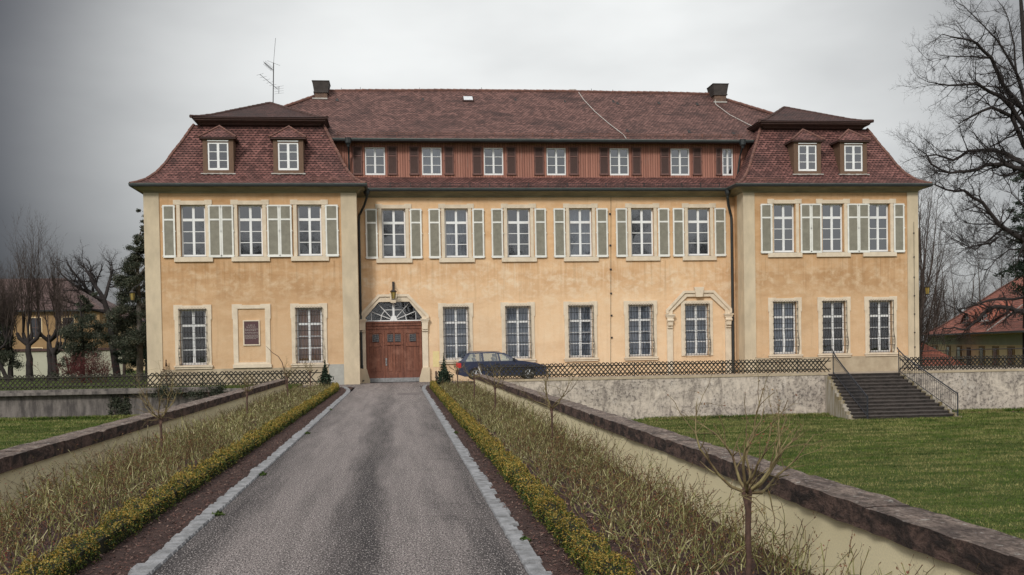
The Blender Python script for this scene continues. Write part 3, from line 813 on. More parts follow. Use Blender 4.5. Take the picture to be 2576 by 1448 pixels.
def window(x, z0, z1, y, hw, kind, label=None, curtain=None):
    yf = y + (0.17 if kind != 'attic' else 0.05)
    q = MB(); H = z1 - z0
    if kind in ('attic', 'dormer'):
        muntins(q, x - hw, x + hw, z0, z1, yf - 0.03, [z0 + H * 0.36, z0 + H * 0.67], 0.06, 0.10)
    else:
        zt = z0 + H * 0.715
        muntins(q, x - hw, x + hw, z0 + 0.01, z1, yf, [z0 + H * 0.275, z0 + H * 0.49], 0.075, 0.12, 0.035, zt)
    o = q.build('window', M['white'], palace)
    if label: o['label'] = label
    q = MB()
    q.face([(x - hw, yf + 0.03, z0), (x + hw, yf + 0.03, z0), (x + hw, yf + 0.03, z1), (x - hw, yf + 0.03, z1)])
    q.build('pane', M['glassdark'] if kind == 'lower' else M['glass'], o)
    if curtain:
        q = MB(); n = 34; a = []
        ph = random.uniform(0, 9)
        for i in range(n + 1):
            xx = x - hw + 0.03 + (2 * hw - 0.06) * i / n
            a.append((xx, yf + 0.16 + 0.035 * math.sin(i * 1.35 + ph) + 0.015 * math.sin(i * 3.1)))
        for p, r_ in zip(a[:-1], a[1:]):
            q.face([(*p, z0), (*r_, z0), (*r_, z1), (*p, z1)])
        q.build('curtain', M[curtain], o)
    return o
def surround_upper(x, y, o, ears=True):
    q = MB(); d = 0.05
    q.box(x - 0.80, x - 0.63, y - d + 0.01, y + 0.02, UZ[0], UZ[1]); q.box(x + 0.63, x + 0.80, y - d + 0.01, y + 0.02, UZ[0], UZ[1])
    q.box(x - 0.92, x + 0.92, y - d, y + 0.02, UZ[1], UZ[1] + 0.20)
    q.box(x - 0.95, x - 0.58, y - d - 0.003, y + 0.02, UZ[1] + 0.02, UZ[1] + 0.245); q.box(x + 0.58, x + 0.95, y - d - 0.003, y + 0.02, UZ[1] + 0.02, UZ[1] + 0.245)
    q.build('surround', M['trim'], o)
    q = MB(); q.box(x - 0.95, x + 0.95, y - 0.10, y + 0.1, UZ[0] - 0.25, UZ[0] - 0.01); q.build('sill', M['trim'], o)
    q = MB(); q.box(x - 0.66, x + 0.66, y - 0.055, y + 0.12, UZ[0] - 0.035, UZ[0] + 0.012); q.build('sill_flashing', M['zinc'], o)
def surround_lower(x, y, o, plain=False):
    q = MB(); d = 0.06; hw = 0.65
    q.box(x - hw - 0.24, x - hw, y - d, y + 0.02, LZ[0], LZ[1]); q.box(x + hw, x + hw + 0.24, y - d, y + 0.02, LZ[0], LZ[1])
    q.box(x - hw - 0.24, x + hw + 0.24, y - d, y + 0.02, LZ[1], LZ[1] + 0.20)
    if not plain:
        for s_ in (-1, 1):
            a, b = sorted((x + s_ * 0.50, x + s_ * (hw + 0.28)))
            q.box(a, b, y - d - 0.003, y + 0.02, LZ[1] + 0.03, LZ[1] + 0.235)
            a, b = sorted((x + s_ * (hw + 0.14), x + s_ * (hw + 0.28)))
            q.box(a, b, y - d - 0.003, y + 0.02, LZ[1] - 0.52, LZ[1] + 0.03)
    q.build('surround', M['trim'], o)
    if not plain:
        q = MB(); q.box(x - 0.95, x + 0.95, y - 0.14, y + 0.1, LZ[0] - 0.09, LZ[0] - 0.01); q.box(x - 0.92, x + 0.92, y - 0.09, y + 0.1, LZ[0] - 0.19, LZ[0] - 0.09)
        q.build('sill', M['trim'], o)
def grille(x, y, o, hw=0.67):
    q = MB(); z0, z1 = LZ[0] + 0.03, LZ[1] + 0.03; H = z1 - z0
    def out(t):                       # distance from wall, bellied near the foot
        if t > 0.42: return 0.15
        u = t / 0.42
        return 0.15 + 0.17 * math.sin(math.pi * min(1, (1 - u) * 1.0)) ** 1.5 if u > 0.0 else 0.15
    ts = [0, 0.04, 0.1, 0.16, 0.22, 0.28, 0.35, 0.42, 1.0]
    for i in range(10):
        xx = x - hw + 2 * hw * i / 9
        q.tube([(xx, y - out(t), z0 + H * t) for t in ts], 0.0105 if 0 < i < 9 else 0.014, 4)
    for t in (0.012, 0.14, 0.30, 0.44, 0.58, 0.72, 0.86, 0.99):
        q.box(x - hw - 0.02, x + hw + 0.02, y - out(t) - 0.012, y - out(t) + 0.012, z0 + H * t - 0.011, z0 + H * t + 0.011)
        for s_ in (-1, 1): q.box(x + s_ * (hw + 0.01) - 0.011, x + s_ * (hw + 0.01) + 0.011, y - out(t), y, z0 + H * t - 0.011, z0 + H * t + 0.011)
    for s_ in (-1, 1):                # scrolls in the bellied side
        for k in range(3):
            c = (y - 0.17, z0 + H * (0.10 + 0.11 * k))
            q.tube([(x + s_ * hw, c[0] + 0.075 * math.cos(a_), c[1] + 0.10 * math.sin(a_)) for a_ in [j * math.pi / 4 for j in range(9)]], 0.009, 4, cap=False)
    for i in range(9):                # row of small top scallops
        xx = x - hw + 2 * hw * (i + 0.5) / 9
        q.tube([(xx - 0.06, y - 0.15, z1 + 0.0), (xx, y - 0.15, z1 + 0.05), (xx + 0.06, y - 0.15, z1)], 0.008, 4)
    q.build('grille', M['iron'], o)
for grp, y, hw, ps in ((UP_M, YM, 0.62, 1), (UP_L, YW, 0.60, 0), (UP_R, YW, 0.58, 2)):
    for i, x in enumerate(grp):
        o = window(x, *UZ, y, hw, 'upper', curtain='curtain' if ps == 1 and i in (1, 3) else None)
        surround_upper(x, y, o)
        s1 = 0.615 if ps != 2 else 0.585
        s0 = 0.86 if ps == 1 else (0.855 if ps == 0 else 0.75)
        if ps == 0: spans = [((-11.63, -11.03), (-9.39, -8.78)), ((-8.77, -8.16), (-6.49, -5.88)), ((-5.87, -5.26), (-3.57, -2.93))][i]
        elif ps == 2: spans = [((19.40, 20.02), (21.61, 22.19)), ((22.20, 22.78), (24.24, 24.86)), ((24.87, 25.47), (26.86, 27.46))][i]
        else: spans = ((x - s0 - s1, x - s0), (x + s0, x + s0 + s1))
        for a, b in spans:
            shutter(o, a, b, UZ[0] - 0.04, UZ[1] - 0.02, y - 0.06, M['shutterwhite'], M['louver'], 0.28, 0.078)
for grp, y, hw in ((LO_M, YM, 0.64), (LO_L, YW, 0.64), (LO_R, YW, 0.63)):
    for i, x in enumerate(grp):
        brown = (grp is LO_L and i == 1)
        o = window(x, *LZ, y, hw, 'lower', 'white window with brown blinds behind the grille' if brown else None, curtain='blind' if brown else ('curtain' if grp is LO_M else ('curtain' if random.random() < 0.5 else None)))
        surround_lower(x, y, o, plain=(grp is LO_M and i == 4))
        grille(x, y, o)
# blind window niche on the left wing
q = MB()
bx = -7.38
q.box(bx - 0.92, bx - 0.68, YW - 0.06, YW + 0.02, LZ[0], LZ[1]); q.box(bx + 0.68, bx + 0.92, YW - 0.06, YW + 0.02, LZ[0], LZ[1])
q.box(bx - 0.92, bx + 0.92, YW - 0.06, YW + 0.02, LZ[1], LZ[1] + 0.19)
for s_ in (-1, 1):
    a, b = sorted((bx + s_ * 0.46, bx + s_ * 0.96)); q.box(a, b, YW - 0.063, YW + 0.02, LZ[1] + 0.04, LZ[1] + 0.235)
    a, b = sorted((bx + s_ * 0.80, bx + s_ * 0.96)); q.box(a, b, YW - 0.063, YW + 0.02, LZ[1] - 0.52, LZ[1] + 0.04)
q.box(bx - 0.68, bx + 0.68, YW - 0.06, YW + 0.02, LZ[0], LZ[0] + 0.1)
q.box(bx - 0.96, bx + 0.96, YW - 0.12, YW + 0.02, LZ[0] - 0.18, LZ[0])
q.build('blind_window', M['trim'], palace)
# attic windows and their brown shutters
AS = [(-2.22, -1.73), (-0.36, 0.13), (0.80, 1.30), (2.68, 3.17), (4.20, 4.70), (6.07, 6.56), (7.59, 8.10), (9.52, 10.01), (11.20, 11.70), (13.03, 13.52), (14.62, 15.12), (16.46, 16.95), (17.78, 18.10)]
aw = []
for i, x in enumerate(ATT):
    aw.append(window(x, *AZ, 56.2, AHW[i], 'attic', curtain='curtain' if i == 1 else None))
for k, (a, b) in enumerate(AS):
    shutter(aw[k // 2], a, b, AZ[0] + 0.0, AZ[1] + 0.05, 56.2 - 0.03, M['brownframe'], M['brown'], 0.34, 0.055)
# dormers
def dormer(x, z0=10.93, bw=0.76, wz=(11.02, 12.42), lab=None):
    yf = 54.02 ; zt = 12.66
    q = MB()
    hw = 0.52
    wall(q, x - bw, x + bw, z0 - 0.1, zt, yf, [(x - hw, x + hw, *wz)], 0.12)
    q.face([(x - bw, 56.0, z0 - 0.1), (x - bw, 56.0, zt), (x - bw, yf, zt), (x - bw, yf, z0 - 0.1)][::-1])
    q.face([(x + bw, yf, z0 - 0.1), (x + bw, 56.0, z0 - 0.1), (x + bw, 56.0, zt), (x + bw, yf, zt)])
    q.box(x - bw, x + bw, yf + 0.9, yf + 0.92, z0, zt)
    d = q.build('dormer', M['dormerwood'], palace)
    e = bw + 0.17; ye = yf - 0.16; ap = yf + 0.62; za = 13.36; ze = zt
    q = MB()
    slope(q, [(x - e, ye, ze), (x + e, ye, ze), (x, ap, za)])
    slope(q, [(x - e, 56.2, ze), (x - e, ye, ze), (x, ap, za), (x, 56.2, za)])
    slope(q, [(x + e, ye, ze), (x + e, 56.2, ze), (x, 56.2, za), (x, ap, za)])
    rf = q.build('dormer_roof', M['tileW'], d)
    q = MB()
    for p, r_ in (((x - e, ye, ze), (x, ap, za)), ((x + e, ye, ze), (x, ap, za))):
        p, r_ = Vector(p), Vector(r_); n = 4
        for i in range(n): q.tube([p + (r_ - p) * (i / n) + Vector((0, 0, .02)), p + (r_ - p) * ((i + 1.1) / n) + Vector((0, 0, .02))], [0.06, 0.05], 6)
    q.build('ridge_cap', M['ridge'], d)
    q = MB(); q.box(x - e + 0.02, x + e - 0.02, ye + 0.02, 55.9, ze - 0.07, ze - 0.004); q.build('eaves_board', M['ridgeD'], d)
    q = MB(); muntins(q, x - hw + 0.01, x + hw - 0.01, wz[0], wz[1], yf + 0.02, [wz[0] + 0.49, wz[0] + 0.93], 0.07, 0.12, 0.035)
    q.build('window_frame', M['white'], d)
    q = MB(); q.face([(x - hw, yf + 0.05, wz[0]), (x + hw, yf + 0.05, wz[0]), (x + hw, yf + 0.05, wz[1]), (x - hw, yf + 0.05, wz[1])]); q.build('pane', M['glass'], d)
    q = MB(); q.box(x - hw, x + hw, yf - 0.035, yf + 0.01, wz[1] + 0.055, wz[1] + 0.105); q.build('blind_box', M['white'], d)
    q = MB()
    for i in range(11):
        a = x - bw - 0.1 + (2 * bw + 0.2) * i / 11
        q.box(a, a + (2 * bw + 0.2) / 11 + 0.002 * (i % 2), yf - 0.11, yf + 0.05, z0 - 0.13 + random.uniform(-.012, .012), z0 - 0.075 + random.uniform(-.01, .01))
    q.build('flashing', M['lead'], d)
for x in (-8.90, -5.40, 22.20, 24.80): dormer(x)

# chimneys, skylight, roof vents, conductors
def chimney(x, y, w0=0.36, w1=0.50, z=17.45):
    q = MB(); q.box(x - w0, x + w0, y - 0.5, y + 0.5, 15.8, z - 0.62); q.build('chimney', M['brick'], rM)
    q = MB()
    v = [(w0 + 0.03, z - 0.62), (w0 + 0.05, z - 0.45), (w1 - 0.03, z - 0.06), (w1, z)]
    for (a, za), (b, zb) in zip(v[:-1], v[1:]):
        q.face([(x - a, y - a - .14, za), (x + a, y - a - .14, za), (x + b, y - b - .14, zb), (x - b, y - b - .14, zb)])
        q.face([(x + a, y - a - .14, za), (x + a, y + a + .14, za), (x + b, y + b + .14, zb), (x + b, y - b - .14, zb)])
        q.face([(x - a, y + a + .14, za), (x - a, y - a - .14, za), (x - b, y - b - .14, zb), (x - b, y + b + .14, zb)])
        q.face([(x + a, y + a + .14, za), (x - a, y + a + .14, za), (x - b, y + b + .14, zb), (x + b, y + b + .14, zb)])
    q.box(x - w1, x + w1, y - w1 - .14, y + w1 + .14, z - 0.01, z + 0.01)
    q.box(x - w0 - .06, x + w0 + .06, y - w0 - .2, y + w0 + .2, z - 0.66, z - 0.60)
    q.build('chimney_hood', M['chimcap'], rM)
chimney(-4.12, 60.9, z=17.20)
chimney(19.45, 60.9, z=17.28)
part('chimney_flashing', M['lead'], (-4.6, -3.75, 60.25, 60.32, 16.14, 16.22), parent=rM)
part('chimney_flashing', M['lead'], (19.0, 19.8, 60.25, 60.32, 16.14, 16.22), parent=rM)
part('chimney', M['lead'], (10.5, 10.9, 61.45, 61.75, 16.9, 17.15), parent=rM)
q = MB()
def roof_y(z): return 55.62 + (z - 12.97) * (RY - 55.62) / (RZ - 12.97)
def on_roof(x, z, up=0.05): return (x, roof_y(z) - 0.0, z + up)
za, zb = 16.00, 16.32
q.face([(4.06, roof_y(za), za + .12), (4.58, roof_y(za), za + .12), (4.58, roof_y(zb), zb + .12), (4.06, roof_y(zb), zb + .12)])
q.build('skylight', M['clear'], rM)
q = MB()
for a, b in ((4.0, 4.06), (4.58, 4.64)): q.tube([(a + .03, roof_y(za), za + .08), (a + .03, roof_y(zb), zb + .08)], 0.05, 4)
q.tube([(4.0, roof_y(za), za + .06), (4.64, roof_y(za), za + .06)], 0.06, 4); q.tube([(4.0, roof_y(zb), zb + .06), (4.64, roof_y(zb), zb + .06)], 0.05, 4)
q.build('skylight_frame', M['ridgeD'], rM)
for x, z in ((1.7, 16.1), (7.1, 16.1), (10.0, 16.0), (12.9, 16.05), (13.1, 15.9), (15.6, 15.95), (17.9, 15.9), (12.9, 13.6), (16.4, 13.55), (18.9, 13.4), (-3.2, 16.0)):
    q = MB(); y = roof_y(z)
    q.face([(x - .1, y, z), (x + .1, y, z), (x, y + .05, z + .16)])
    q.face([(x + .1, y, z), (x + .05, y + .3, z + .22), (x, y + .05, z + .16)]); q.face([(x - .1, y, z), (x, y + .05, z + .16), (x - .05, y + .3, z + .22)])
    q.build('roof_vent', M['iron'], rM)
q = MB()
q.tube([on_roof(11.0, RZ, 0.1), on_roof(11.15, 16.2), on_roof(11.5, 15.2), on_roof(12.0, 14.2), on_roof(12.55, 13.3), on_roof(12.6, 12.98)], 0.022, 4)
q.build('lightning_conductor', M['lead'], rM)
q = MB()
q.tube([on_roof(19.15, 16.3, 0.1), on_roof(19.0, 15.9), on_roof(19.4, 15.0), on_roof(20.1, 14.2), on_roof(20.9, 13.5)], 0.022, 4)
q.build('lightning_conductor', M['lead'], rM)
q = MB(); q.tube([(11.62, YM - 0.03, 9.8), (11.54, YM - 0.03, 5), (11.46, YM - 0.03, 0.2)], 0.009, 4)
for z in (8.9, 7.2, 5.9, 4.6, 3.4, 2.2): q.box(11.5, 11.6, YM - 0.06, YM, z - .04, z + .04)
q.build('lightning_conductor', M['iron'], palace)
q = MB(); q.tube([(28.0, YW - 0.08, 8.2), (28.0, YW - 0.08, 0.2)], 0.010, 4)
for z in (7.6, 6.3, 5.2, 4.2, 3.2, 2.2, 1.4): q.box(27.97, 28.03, YW - 0.1, YW, z - .03, z + .03)
q.build('lightning_conductor', M['iron'], palace)
# downpipes
q = MB(); q.tube([(-1.48, 54.68, 10.05), (-1.48, 54.72, 9.72), (-1.62, 54.9, 9.35), (-1.90, 55.17, 8.85), (-1.93, 55.18, 8.5), (-1.93, 55.18, 0.9), (-1.93, 55.18, 0.12)], 0.065, 8)
q.lathe((-1.48, 54.68, 9.78), [(0.07, 0), (0.15, 0.12), (0.17, 0.3)], 8)
q.tube([(-1.93, 55.18, 0.95), (-1.93, 55.18, 0.2), (-1.83, 55.1, 0.1)], 0.085, 8)
q.build('downpipe', M['zinc'], palace)
q = MB(); q.tube([(17.95, 54.68, 10.05), (17.95, 54.7, 9.72), (18.05, 54.9, 9.3), (18.28, 55.14, 8.75), (18.30, 55.16, 8.4), (18.30, 55.16, 0.1)], 0.075, 8)
q.lathe((17.95, 54.68, 9.78), [(0.07, 0), (0.16, 0.12), (0.18, 0.3)], 8)
q.build('downpipe', M['zinc'], palace)
q = MB(); q.lathe((-2.42, 55.55, 12.52), [(0.07, 0), (0.09, 0.1), (0.16, 0.2), (0.17, 0.48)], 8); q.tube([(-2.42, 55.6, 12.6), (-2.42, 55.95, 12.2), (-2.42, 56.1, 11.2)], 0.05, 8)
q.build('downpipe', M['zinc'], palace)
q = MB(); q.lathe((19.12, 55.55, 12.52), [(0.07, 0), (0.09, 0.1), (0.17, 0.2), (0.19, 0.48)], 8); q.tube([(19.12, 55.6, 12.6), (19.10, 55.95, 12.2), (19.0, 56.1, 11.2)], 0.05, 8)
q.build('downpipe', M['zinc'], palace)

# gate: stone frame, fanlight, door leaves
GC = -0.21
def arch_frame(cx, outer, inner, y0, y1, name, m):
    """band between two polylines given as (dx,z), mirrored, standing on the wall"""
    o = [(cx + a, z) for a, z in outer]; i_ = [(cx + a, z) for a, z in inner]
    q = MB()
    for k in range(len(o) - 1):
        q.prism([o[k], o[k + 1], i_[k + 1], i_[k]], y0, y1)
    return q
# outline left to right
ou = [(-1.80, 0.0), (-1.80, 3.52), (-0.76, 4.60), (0.76, 4.60), (1.80, 3.52), (1.80, 0.0)]
inn = [(-1.49, 0.0), (-1.49, 3.45), (-0.76, 4.28), (0.84, 4.28), (1.49, 3.45), (1.49, 0.0)]
ou2 = [(-1.86, 3.40), (-1.86, 3.55), (-0.80, 4.68), (0.80, 4.68), (1.86, 3.55), (1.86, 3.40)]
in2 = [(-1.72, 3.40), (-1.72, 3.49), (-0.72, 4.55), (0.72, 4.55), (1.72, 3.49), (1.72, 3.40)]
q = arch_frame(GC, ou, inn, YM - 0.10, YM + 0.0, 'a', None)
q2 = arch_frame(GC, ou2, in2, YM - 0.16, YM - 0.1, 'a', None)
gs = q.build('gate_frame', M['trim'], palace)
q2.build('gate_moulding', M['trim'], gs)
q = MB(); q.prism([(GC - 0.20, 4.72), (GC + 0.20, 4.72), (GC + 0.14, 4.22), (GC - 0.14, 4.22)], YM - 0.22, YM - 0.02); q.build('keystone', M['trim'], gs)
for s_ in (-1, 1):
    q = MB(); c = GC + s_ * 1.65
    q.box(c - 0.24, c + 0.24, YM - 0.26, YM - 0.08, 3.30, 3.37); q.box(c - 0.20, c + 0.20, YM - 0.22, YM - 0.08, 3.20, 3.30)
    q.prism([(c - 0.17, 3.20), (c + 0.17, 3.20), (c + 0.14, 2.80), (c - 0.14, 2.80)], YM - 0.20, YM - 0.09)
    q.box(c - 0.16, c + 0.16, YM - 0.17, YM - 0.09, 2.70, 2.76)
    q.build('capital', M['trim'], gs)
    q = MB(); a = GC + s_ * 1.86; b1 = GC + s_ * 1.46; b2 = GC + s_ * 1.30
    q.prism([(a, 0.0), (b2, 0.0), (b2, 0.15), (b1, 0.75), (a, 0.78)], YM - 0.22, YM - 0.09); q.build('guard_stone', M['beige'], gs)
g = MB()
yg = YM + 0.20
g.box(GX0 + 0.0, GX1, yg, yg + 0.06, 0.22, 3.02)
g.box(GX0 + 0.02, GX1 - 0.02, yg - 0.10, yg, 3.16, 3.26); g.box(GX0 + 0.03, GX1 - 0.03, yg - 0.06, yg, 3.02, 3.16); g.box(GX0 + 0.05, GX1 - 0.05, yg - 0.03, yg, 2.86, 2.98)
lv = [(-1.68, -0.72), (-0.70, 0.28), (0.30, 1.26)]
for k, (a, b) in enumerate(lv):
    st = 0.13
    g.box(a, a + st, yg - 0.035, yg, 0.24, 2.78); g.box(b - st, b, yg - 0.035, yg, 0.24, 2.78)
    g.box(a + st, b - st, yg - 0.035, yg, 2.62, 2.78); g.box(a + st, b - st, yg - 0.035, yg, 0.24, 0.50)
    g.box(a + st, b - st, yg - 0.035, yg, 1.92 if k != 1 else 1.98, 2.12)
    if k == 1:
        cx = (a + b) / 2; g.box(cx - 0.05, cx + 0.05, yg - 0.035, yg, 0.5, 1.98); g.box(cx - 0.04, cx + 0.04, yg - 0.035, yg, 2.12, 2.62)
        for u0, u1 in ((a + st, cx - .05), (cx + .05, b - st)): g.box(u0 + .06, u1 - .06, yg - 0.022, yg, 0.58, 1.90)
        g.box(a - 0.01, b + 0.01, yg - 0.06, yg - 0.03, 2.0, 2.035)
    else: g.box(a + st + .08, b - st - .08, yg - 0.022, yg, 0.60, 1.82)
gd = g.build('gate', M['gate'], palace)
part('kick_plate', M['steel'], (GX0 + 0.14, GX1 - 0.14, yg - 0.05, yg - 0.01, 0.02, 0.24), parent=gd)
for a, b in ((-1.34, -1.02), (-0.55, -0.27), (-0.15, 0.13), (0.62, 0.94)):
    q = MB(); q.box(a, b, yg - 0.042, yg - 0.036, 2.17, 2.56)
    q.build('door_light', M['darkpane'], gd)
q = MB()
for a, b in ((-1.34, -1.02), (-0.55, -0.27), (-0.15, 0.13), (0.62, 0.94)):
    for i in range(5):
        x = a + (b - a) * i / 4; q.tube([(x, yg - .05, 2.17), (x, yg - .05, 2.56)], 0.008, 4)
    for i in range(4):
        z = 2.2 + 0.11 * i; q.tube([(a, yg - .05, z), (b, yg - .05, z + .04)], 0.007, 4)
q.build('door_light_grille', M['steel'], gd)
q = MB(); q.tube([(-0.64, yg - .10, 1.02), (-0.64, yg - .10, 1.22)], 0.02, 6); q.box(-0.68, -0.60, yg - .06, yg - .03, 0.9, 1.3); q.build('handle', M['steel'], gd)
q = MB(); q.face([(GX0, yg + .02, 3.26), (GX1, yg + .02, 3.26), (GX1, yg + .02, 3.45), (0.63, yg + .02, 4.28), (-0.97, yg + .02, 4.28), (GX0, yg + .02, 3.45)]); fl = q.build('fanlight', M['glassdark'], palace)
q = MB()
cz = 3.30
def bar(p, r_, w_=0.022): q.tube([(p[0], yg - .03, p[1]), (r_[0], yg - .03, r_[1])], w_, 4)
q.box(GX0 + .02, GX1 - .02, yg - .05, yg, 3.255, 3.315)
q.box(GC - 0.055, GC + 0.055, yg - .05, yg, 3.31, 4.26)
hexa = [(-0.68, 3.32), (-0.68, 3.55), (-0.50, 3.88), (0.50, 3.88), (0.68, 3.55), (0.68, 3.32)]
hexa = [(-0.68, 3.31), (-0.62, 3.62), (-0.44, 3.86), (0.44, 3.86), (0.62, 3.62), (0.68, 3.31)]
for p, r_ in zip(hexa[:-1], hexa[1:]): bar((GC + p[0], p[1]), (GC + r_[0], r_[1]), 0.02)
for a in (22, 48): 
    for s_ in (-1, 1):
        c_, n_ = math.cos(R(a)) * s_, math.sin(R(a))
        L = 1.28 if a < 30 else 1.22
        bar((GC + c_ * 0.22, cz + n_ * 0.22), (GC + c_ * L, cz + n_ * L), 0.022)
for s_ in (-1, 1): bar((GC + s_ * 1.18, 3.31), (GC + s_ * 1.18, 3.72), 0.02)
q.prism([(GC - 0.2, 3.31), (GC + 0.2, 3.31), (GC + 0.1, 3.55), (GC - 0.1, 3.55)], yg - .045, yg - .01)
q.build('glazing_bars', M['white'], fl)
# blind arch round the last lower window
AC = 16.31 + 0.10
ou = [(-1.80, 0.1), (-1.80, 3.62), (-0.83, 4.62), (0.83, 4.62), (1.80, 3.62), (1.80, 0.1)]
inn = [(-1.48, 0.1), (-1.48, 3.60), (-0.65, 4.36), (0.65, 4.36), (1.48, 3.60), (1.48, 0.1)]
ou2 = [(-1.86, 3.45), (-1.86, 3.66), (-0.86, 4.69), (0.86, 4.69), (1.86, 3.66), (1.86, 3.45)]
in2 = [(-1.72, 3.45), (-1.72, 3.60), (-0.79, 4.56), (0.79, 4.56), (1.72, 3.60), (1.72, 3.45)]
ba = arch_frame(AC, ou, inn, YM - 0.12, YM, 'a', None).build('blind_arch', M['trim'], palace)
arch_frame(AC, ou2, in2, YM - 0.19, YM - 0.12, 'a', None).build('arch_moulding', M['trim'], ba)
q = MB(); q.prism([(AC - 0.27, 4.88), (AC + 0.27, 4.88), (AC + 0.18, 4.34), (AC - 0.18, 4.34)], YM - 0.25, YM - 0.02); q.build('keystone', M['trim'], ba)
for s_ in (-1, 1):
    q = MB(); c = AC + s_ * 1.64
    q.box(c - 0.27, c + 0.27, YM - 0.30, YM - 0.11, 3.34, 3.41); q.box(c - 0.23, c + 0.23, YM - 0.25, YM - 0.11, 3.24, 3.34)
    q.prism([(c - 0.17, 3.24), (c + 0.17, 3.24), (c + 0.13, 2.80), (c - 0.13, 2.80)], YM - 0.24, YM - 0.115)
    q.tube([(c - 0.18, YM - 0.22, 3.08), (c + 0.18, YM - 0.22, 3.08)], 0.085, 8); q.box(c - 0.14, c + 0.14, YM - 0.2, YM - 0.115, 2.66, 2.72)
    q.build('capital', M['trim'], ba)

# lanterns, plaque, aerial
def lantern(x, y, z, mount, label):
    """z: top of the lantern body; mount: points of the bracket"""
    t = empty('wall_lantern', (x, y, z - 0.4), label, 'lantern', 'iron bracket lanterns on the palace walls')
    q = MB(); q.tube(mount, 0.022, 6); q.tube([(p[0] * 0.7 + mount[0][0] * 0.3, p[1] * 0.7 + mount[0][1] * 0.3, p[2] + 0.1) for p in mount], 0.014, 6)
    m0 = mount[0]; q.box(m0[0] - 0.06, m0[0] + 0.06, m0[1] - 0.06, m0[1] + 0.06, m0[2] - 0.2, m0[2] + 0.2)
    q.build('bracket', M['iron'], t)
    q = MB(); q.lathe((x, y, z), [(0.17, -0.01), (0.18, 0.02), (0.09, 0.09), (0.03, 0.14), (0.02, 0.2)], 6)
    for k in range(6):
        a = 2 * math.pi * k / 6; q.tube([(x + .14 * math.cos(a), y + .14 * math.sin(a), z), (x + .095 * math.cos(a), y + .095 * math.sin(a), z - .38)], 0.008, 4)
    q.lathe((x, y, z - 0.42), [(0.10, 0), (0.12, 0.02), (0.12, 0.035)], 6)
    q.build('lantern_frame', M['iron'], t)
    q = MB(); q.lathe((x, y, z), [(0.088, -0.37), (0.13, -0.01)], 6); q.build('lantern_glass', M['amber'], t)
lantern(-0.19, 54.55, 4.78, [(-0.19, YM - 0.03, 5.15), (-0.19, 54.95, 5.22), (-0.19, 54.65, 5.15), (-0.19, 54.55, 4.98)], 'amber lantern hanging on a straight bracket above the brown gate')
lantern(-13.27, 53.95, 4.84, [(-12.54, 53.95, 5.20), (-12.8, 53.95, 5.28), (-13.1, 53.95, 5.16), (-13.27, 53.95, 5.03)], 'amber lantern on a curved arm off the corner nearest the bare trees and grey lawn')
lantern(29.27, 54.6, 4.70, [(28.30, 54.6, 5.08), (28.6, 54.6, 5.2), (29.0, 54.6, 5.05), (29.27, 54.6, 4.9)], 'amber lantern on an arm off the corner nearest the red roofed house')
t = empty('wall_plaque', (-7.39, YW - 0.05, 2.08), 'brown plaque with lines of pale lettering in a cream frame inside the blind window', 'plaque')
part('panel', M['plaque'], (-7.75, -7.03, YW - 0.045, YW - 0.02, 2.14, 3.31), parent=t)
q = MB()
q.box(-7.81, -7.75, YW - 0.06, YW - 0.01, 2.08, 3.37); q.box(-7.03, -6.97, YW - 0.06, YW - 0.01, 2.08, 3.37)
q.box(-7.75, -7.03, YW - 0.06, YW - 0.01, 2.08, 2.14); q.box(-7.75, -7.03, YW - 0.06, YW - 0.01, 3.31, 3.37)
q.build('frame', M['trim'], t)
q = MB(); rr = random.Random(3)
def textline(z, x0, x1, h):
    x = x0
    while x < x1:
        w_ = rr.uniform(0.03, 0.10)
        e = min(x + w_, x1)
        while x < e:
            q.box(x, x + h * 0.33, YW - 0.049, YW - 0.045, z, z + h * rr.choice((0.7, 0.7, 1.0))); x += h * 0.62
        x += h * 0.7
textline(3.10, -7.55, -7.23, 0.035); textline(3.00, -7.62, -7.16, 0.042)
for i, z in enumerate((2.91, 2.865, 2.82, 2.74, 2.695, 2.60, 2.555, 2.51, 2.465, 2.42)):
    textline(z, -7.71, -7.07 - (0.1 if i in (2, 9) else 0), 0.024)
q.build('lettering', M['letter'], t)
t = empty('roof_aerial', (-6.76, 60.0, 15.75), 'thin rooftop aerial mast with slanted arms on the peak of the roof', 'aerial')
q = MB(); q.tube([(-6.78, 60, 15.7), (-6.70, 60, 18.1)], 0.030, 6); q.tube([(-6.70, 60, 18.1), (-6.56, 60, 19.5)], 0.010, 4); q.build('mast', M['iron'], t)
q = MB()
q.tube([(-7.05, 60.0, 18.22), (-6.35, 60, 17.95)], 0.010, 4)
q.build('arm', M['steel'], t)
q = MB()                                    # upper yagi, slanting up to the left
a, b = Vector((-7.12, 59.5, 17.95)), Vector((-6.74, 60, 17.70)); q.tube([a, b], 0.018, 4)
for i in range(9):
    p = a + (b - a) * i / 9; q.tube([p + Vector((-.10, -.04, .10)), p + Vector((.05, .04, -.14))], 0.006, 3); q.tube([p + Vector((-.10, .04, -.10)), p + Vector((.06, -.04, .12))], 0.006, 3)
q.build('aerial_array', M['iron'], t)
q = MB()
a, b = Vector((-7.40, 59.4, 17.28)), Vector((-6.52, 60.3, 16.68)); q.tube([a, b], 0.016, 4)
for i in range(6):
    p = a + (b - a) * i / 5.6; q.tube([p + Vector((-.20, .05, -.035)), p + Vector((.20, -.05, .04))], 0.007, 3)
q.tube([(-6.46, 60.3, 16.85), (-6.48, 60.3, 16.45)], 0.014, 4)
for z in (16.85, 16.72, 16.58, 16.45): q.tube([(-6.72, 60.3, z - .03), (-6.20, 60.3, z + .03)], 0.006, 3)
q.build('aerial_array', M['iron'], t)

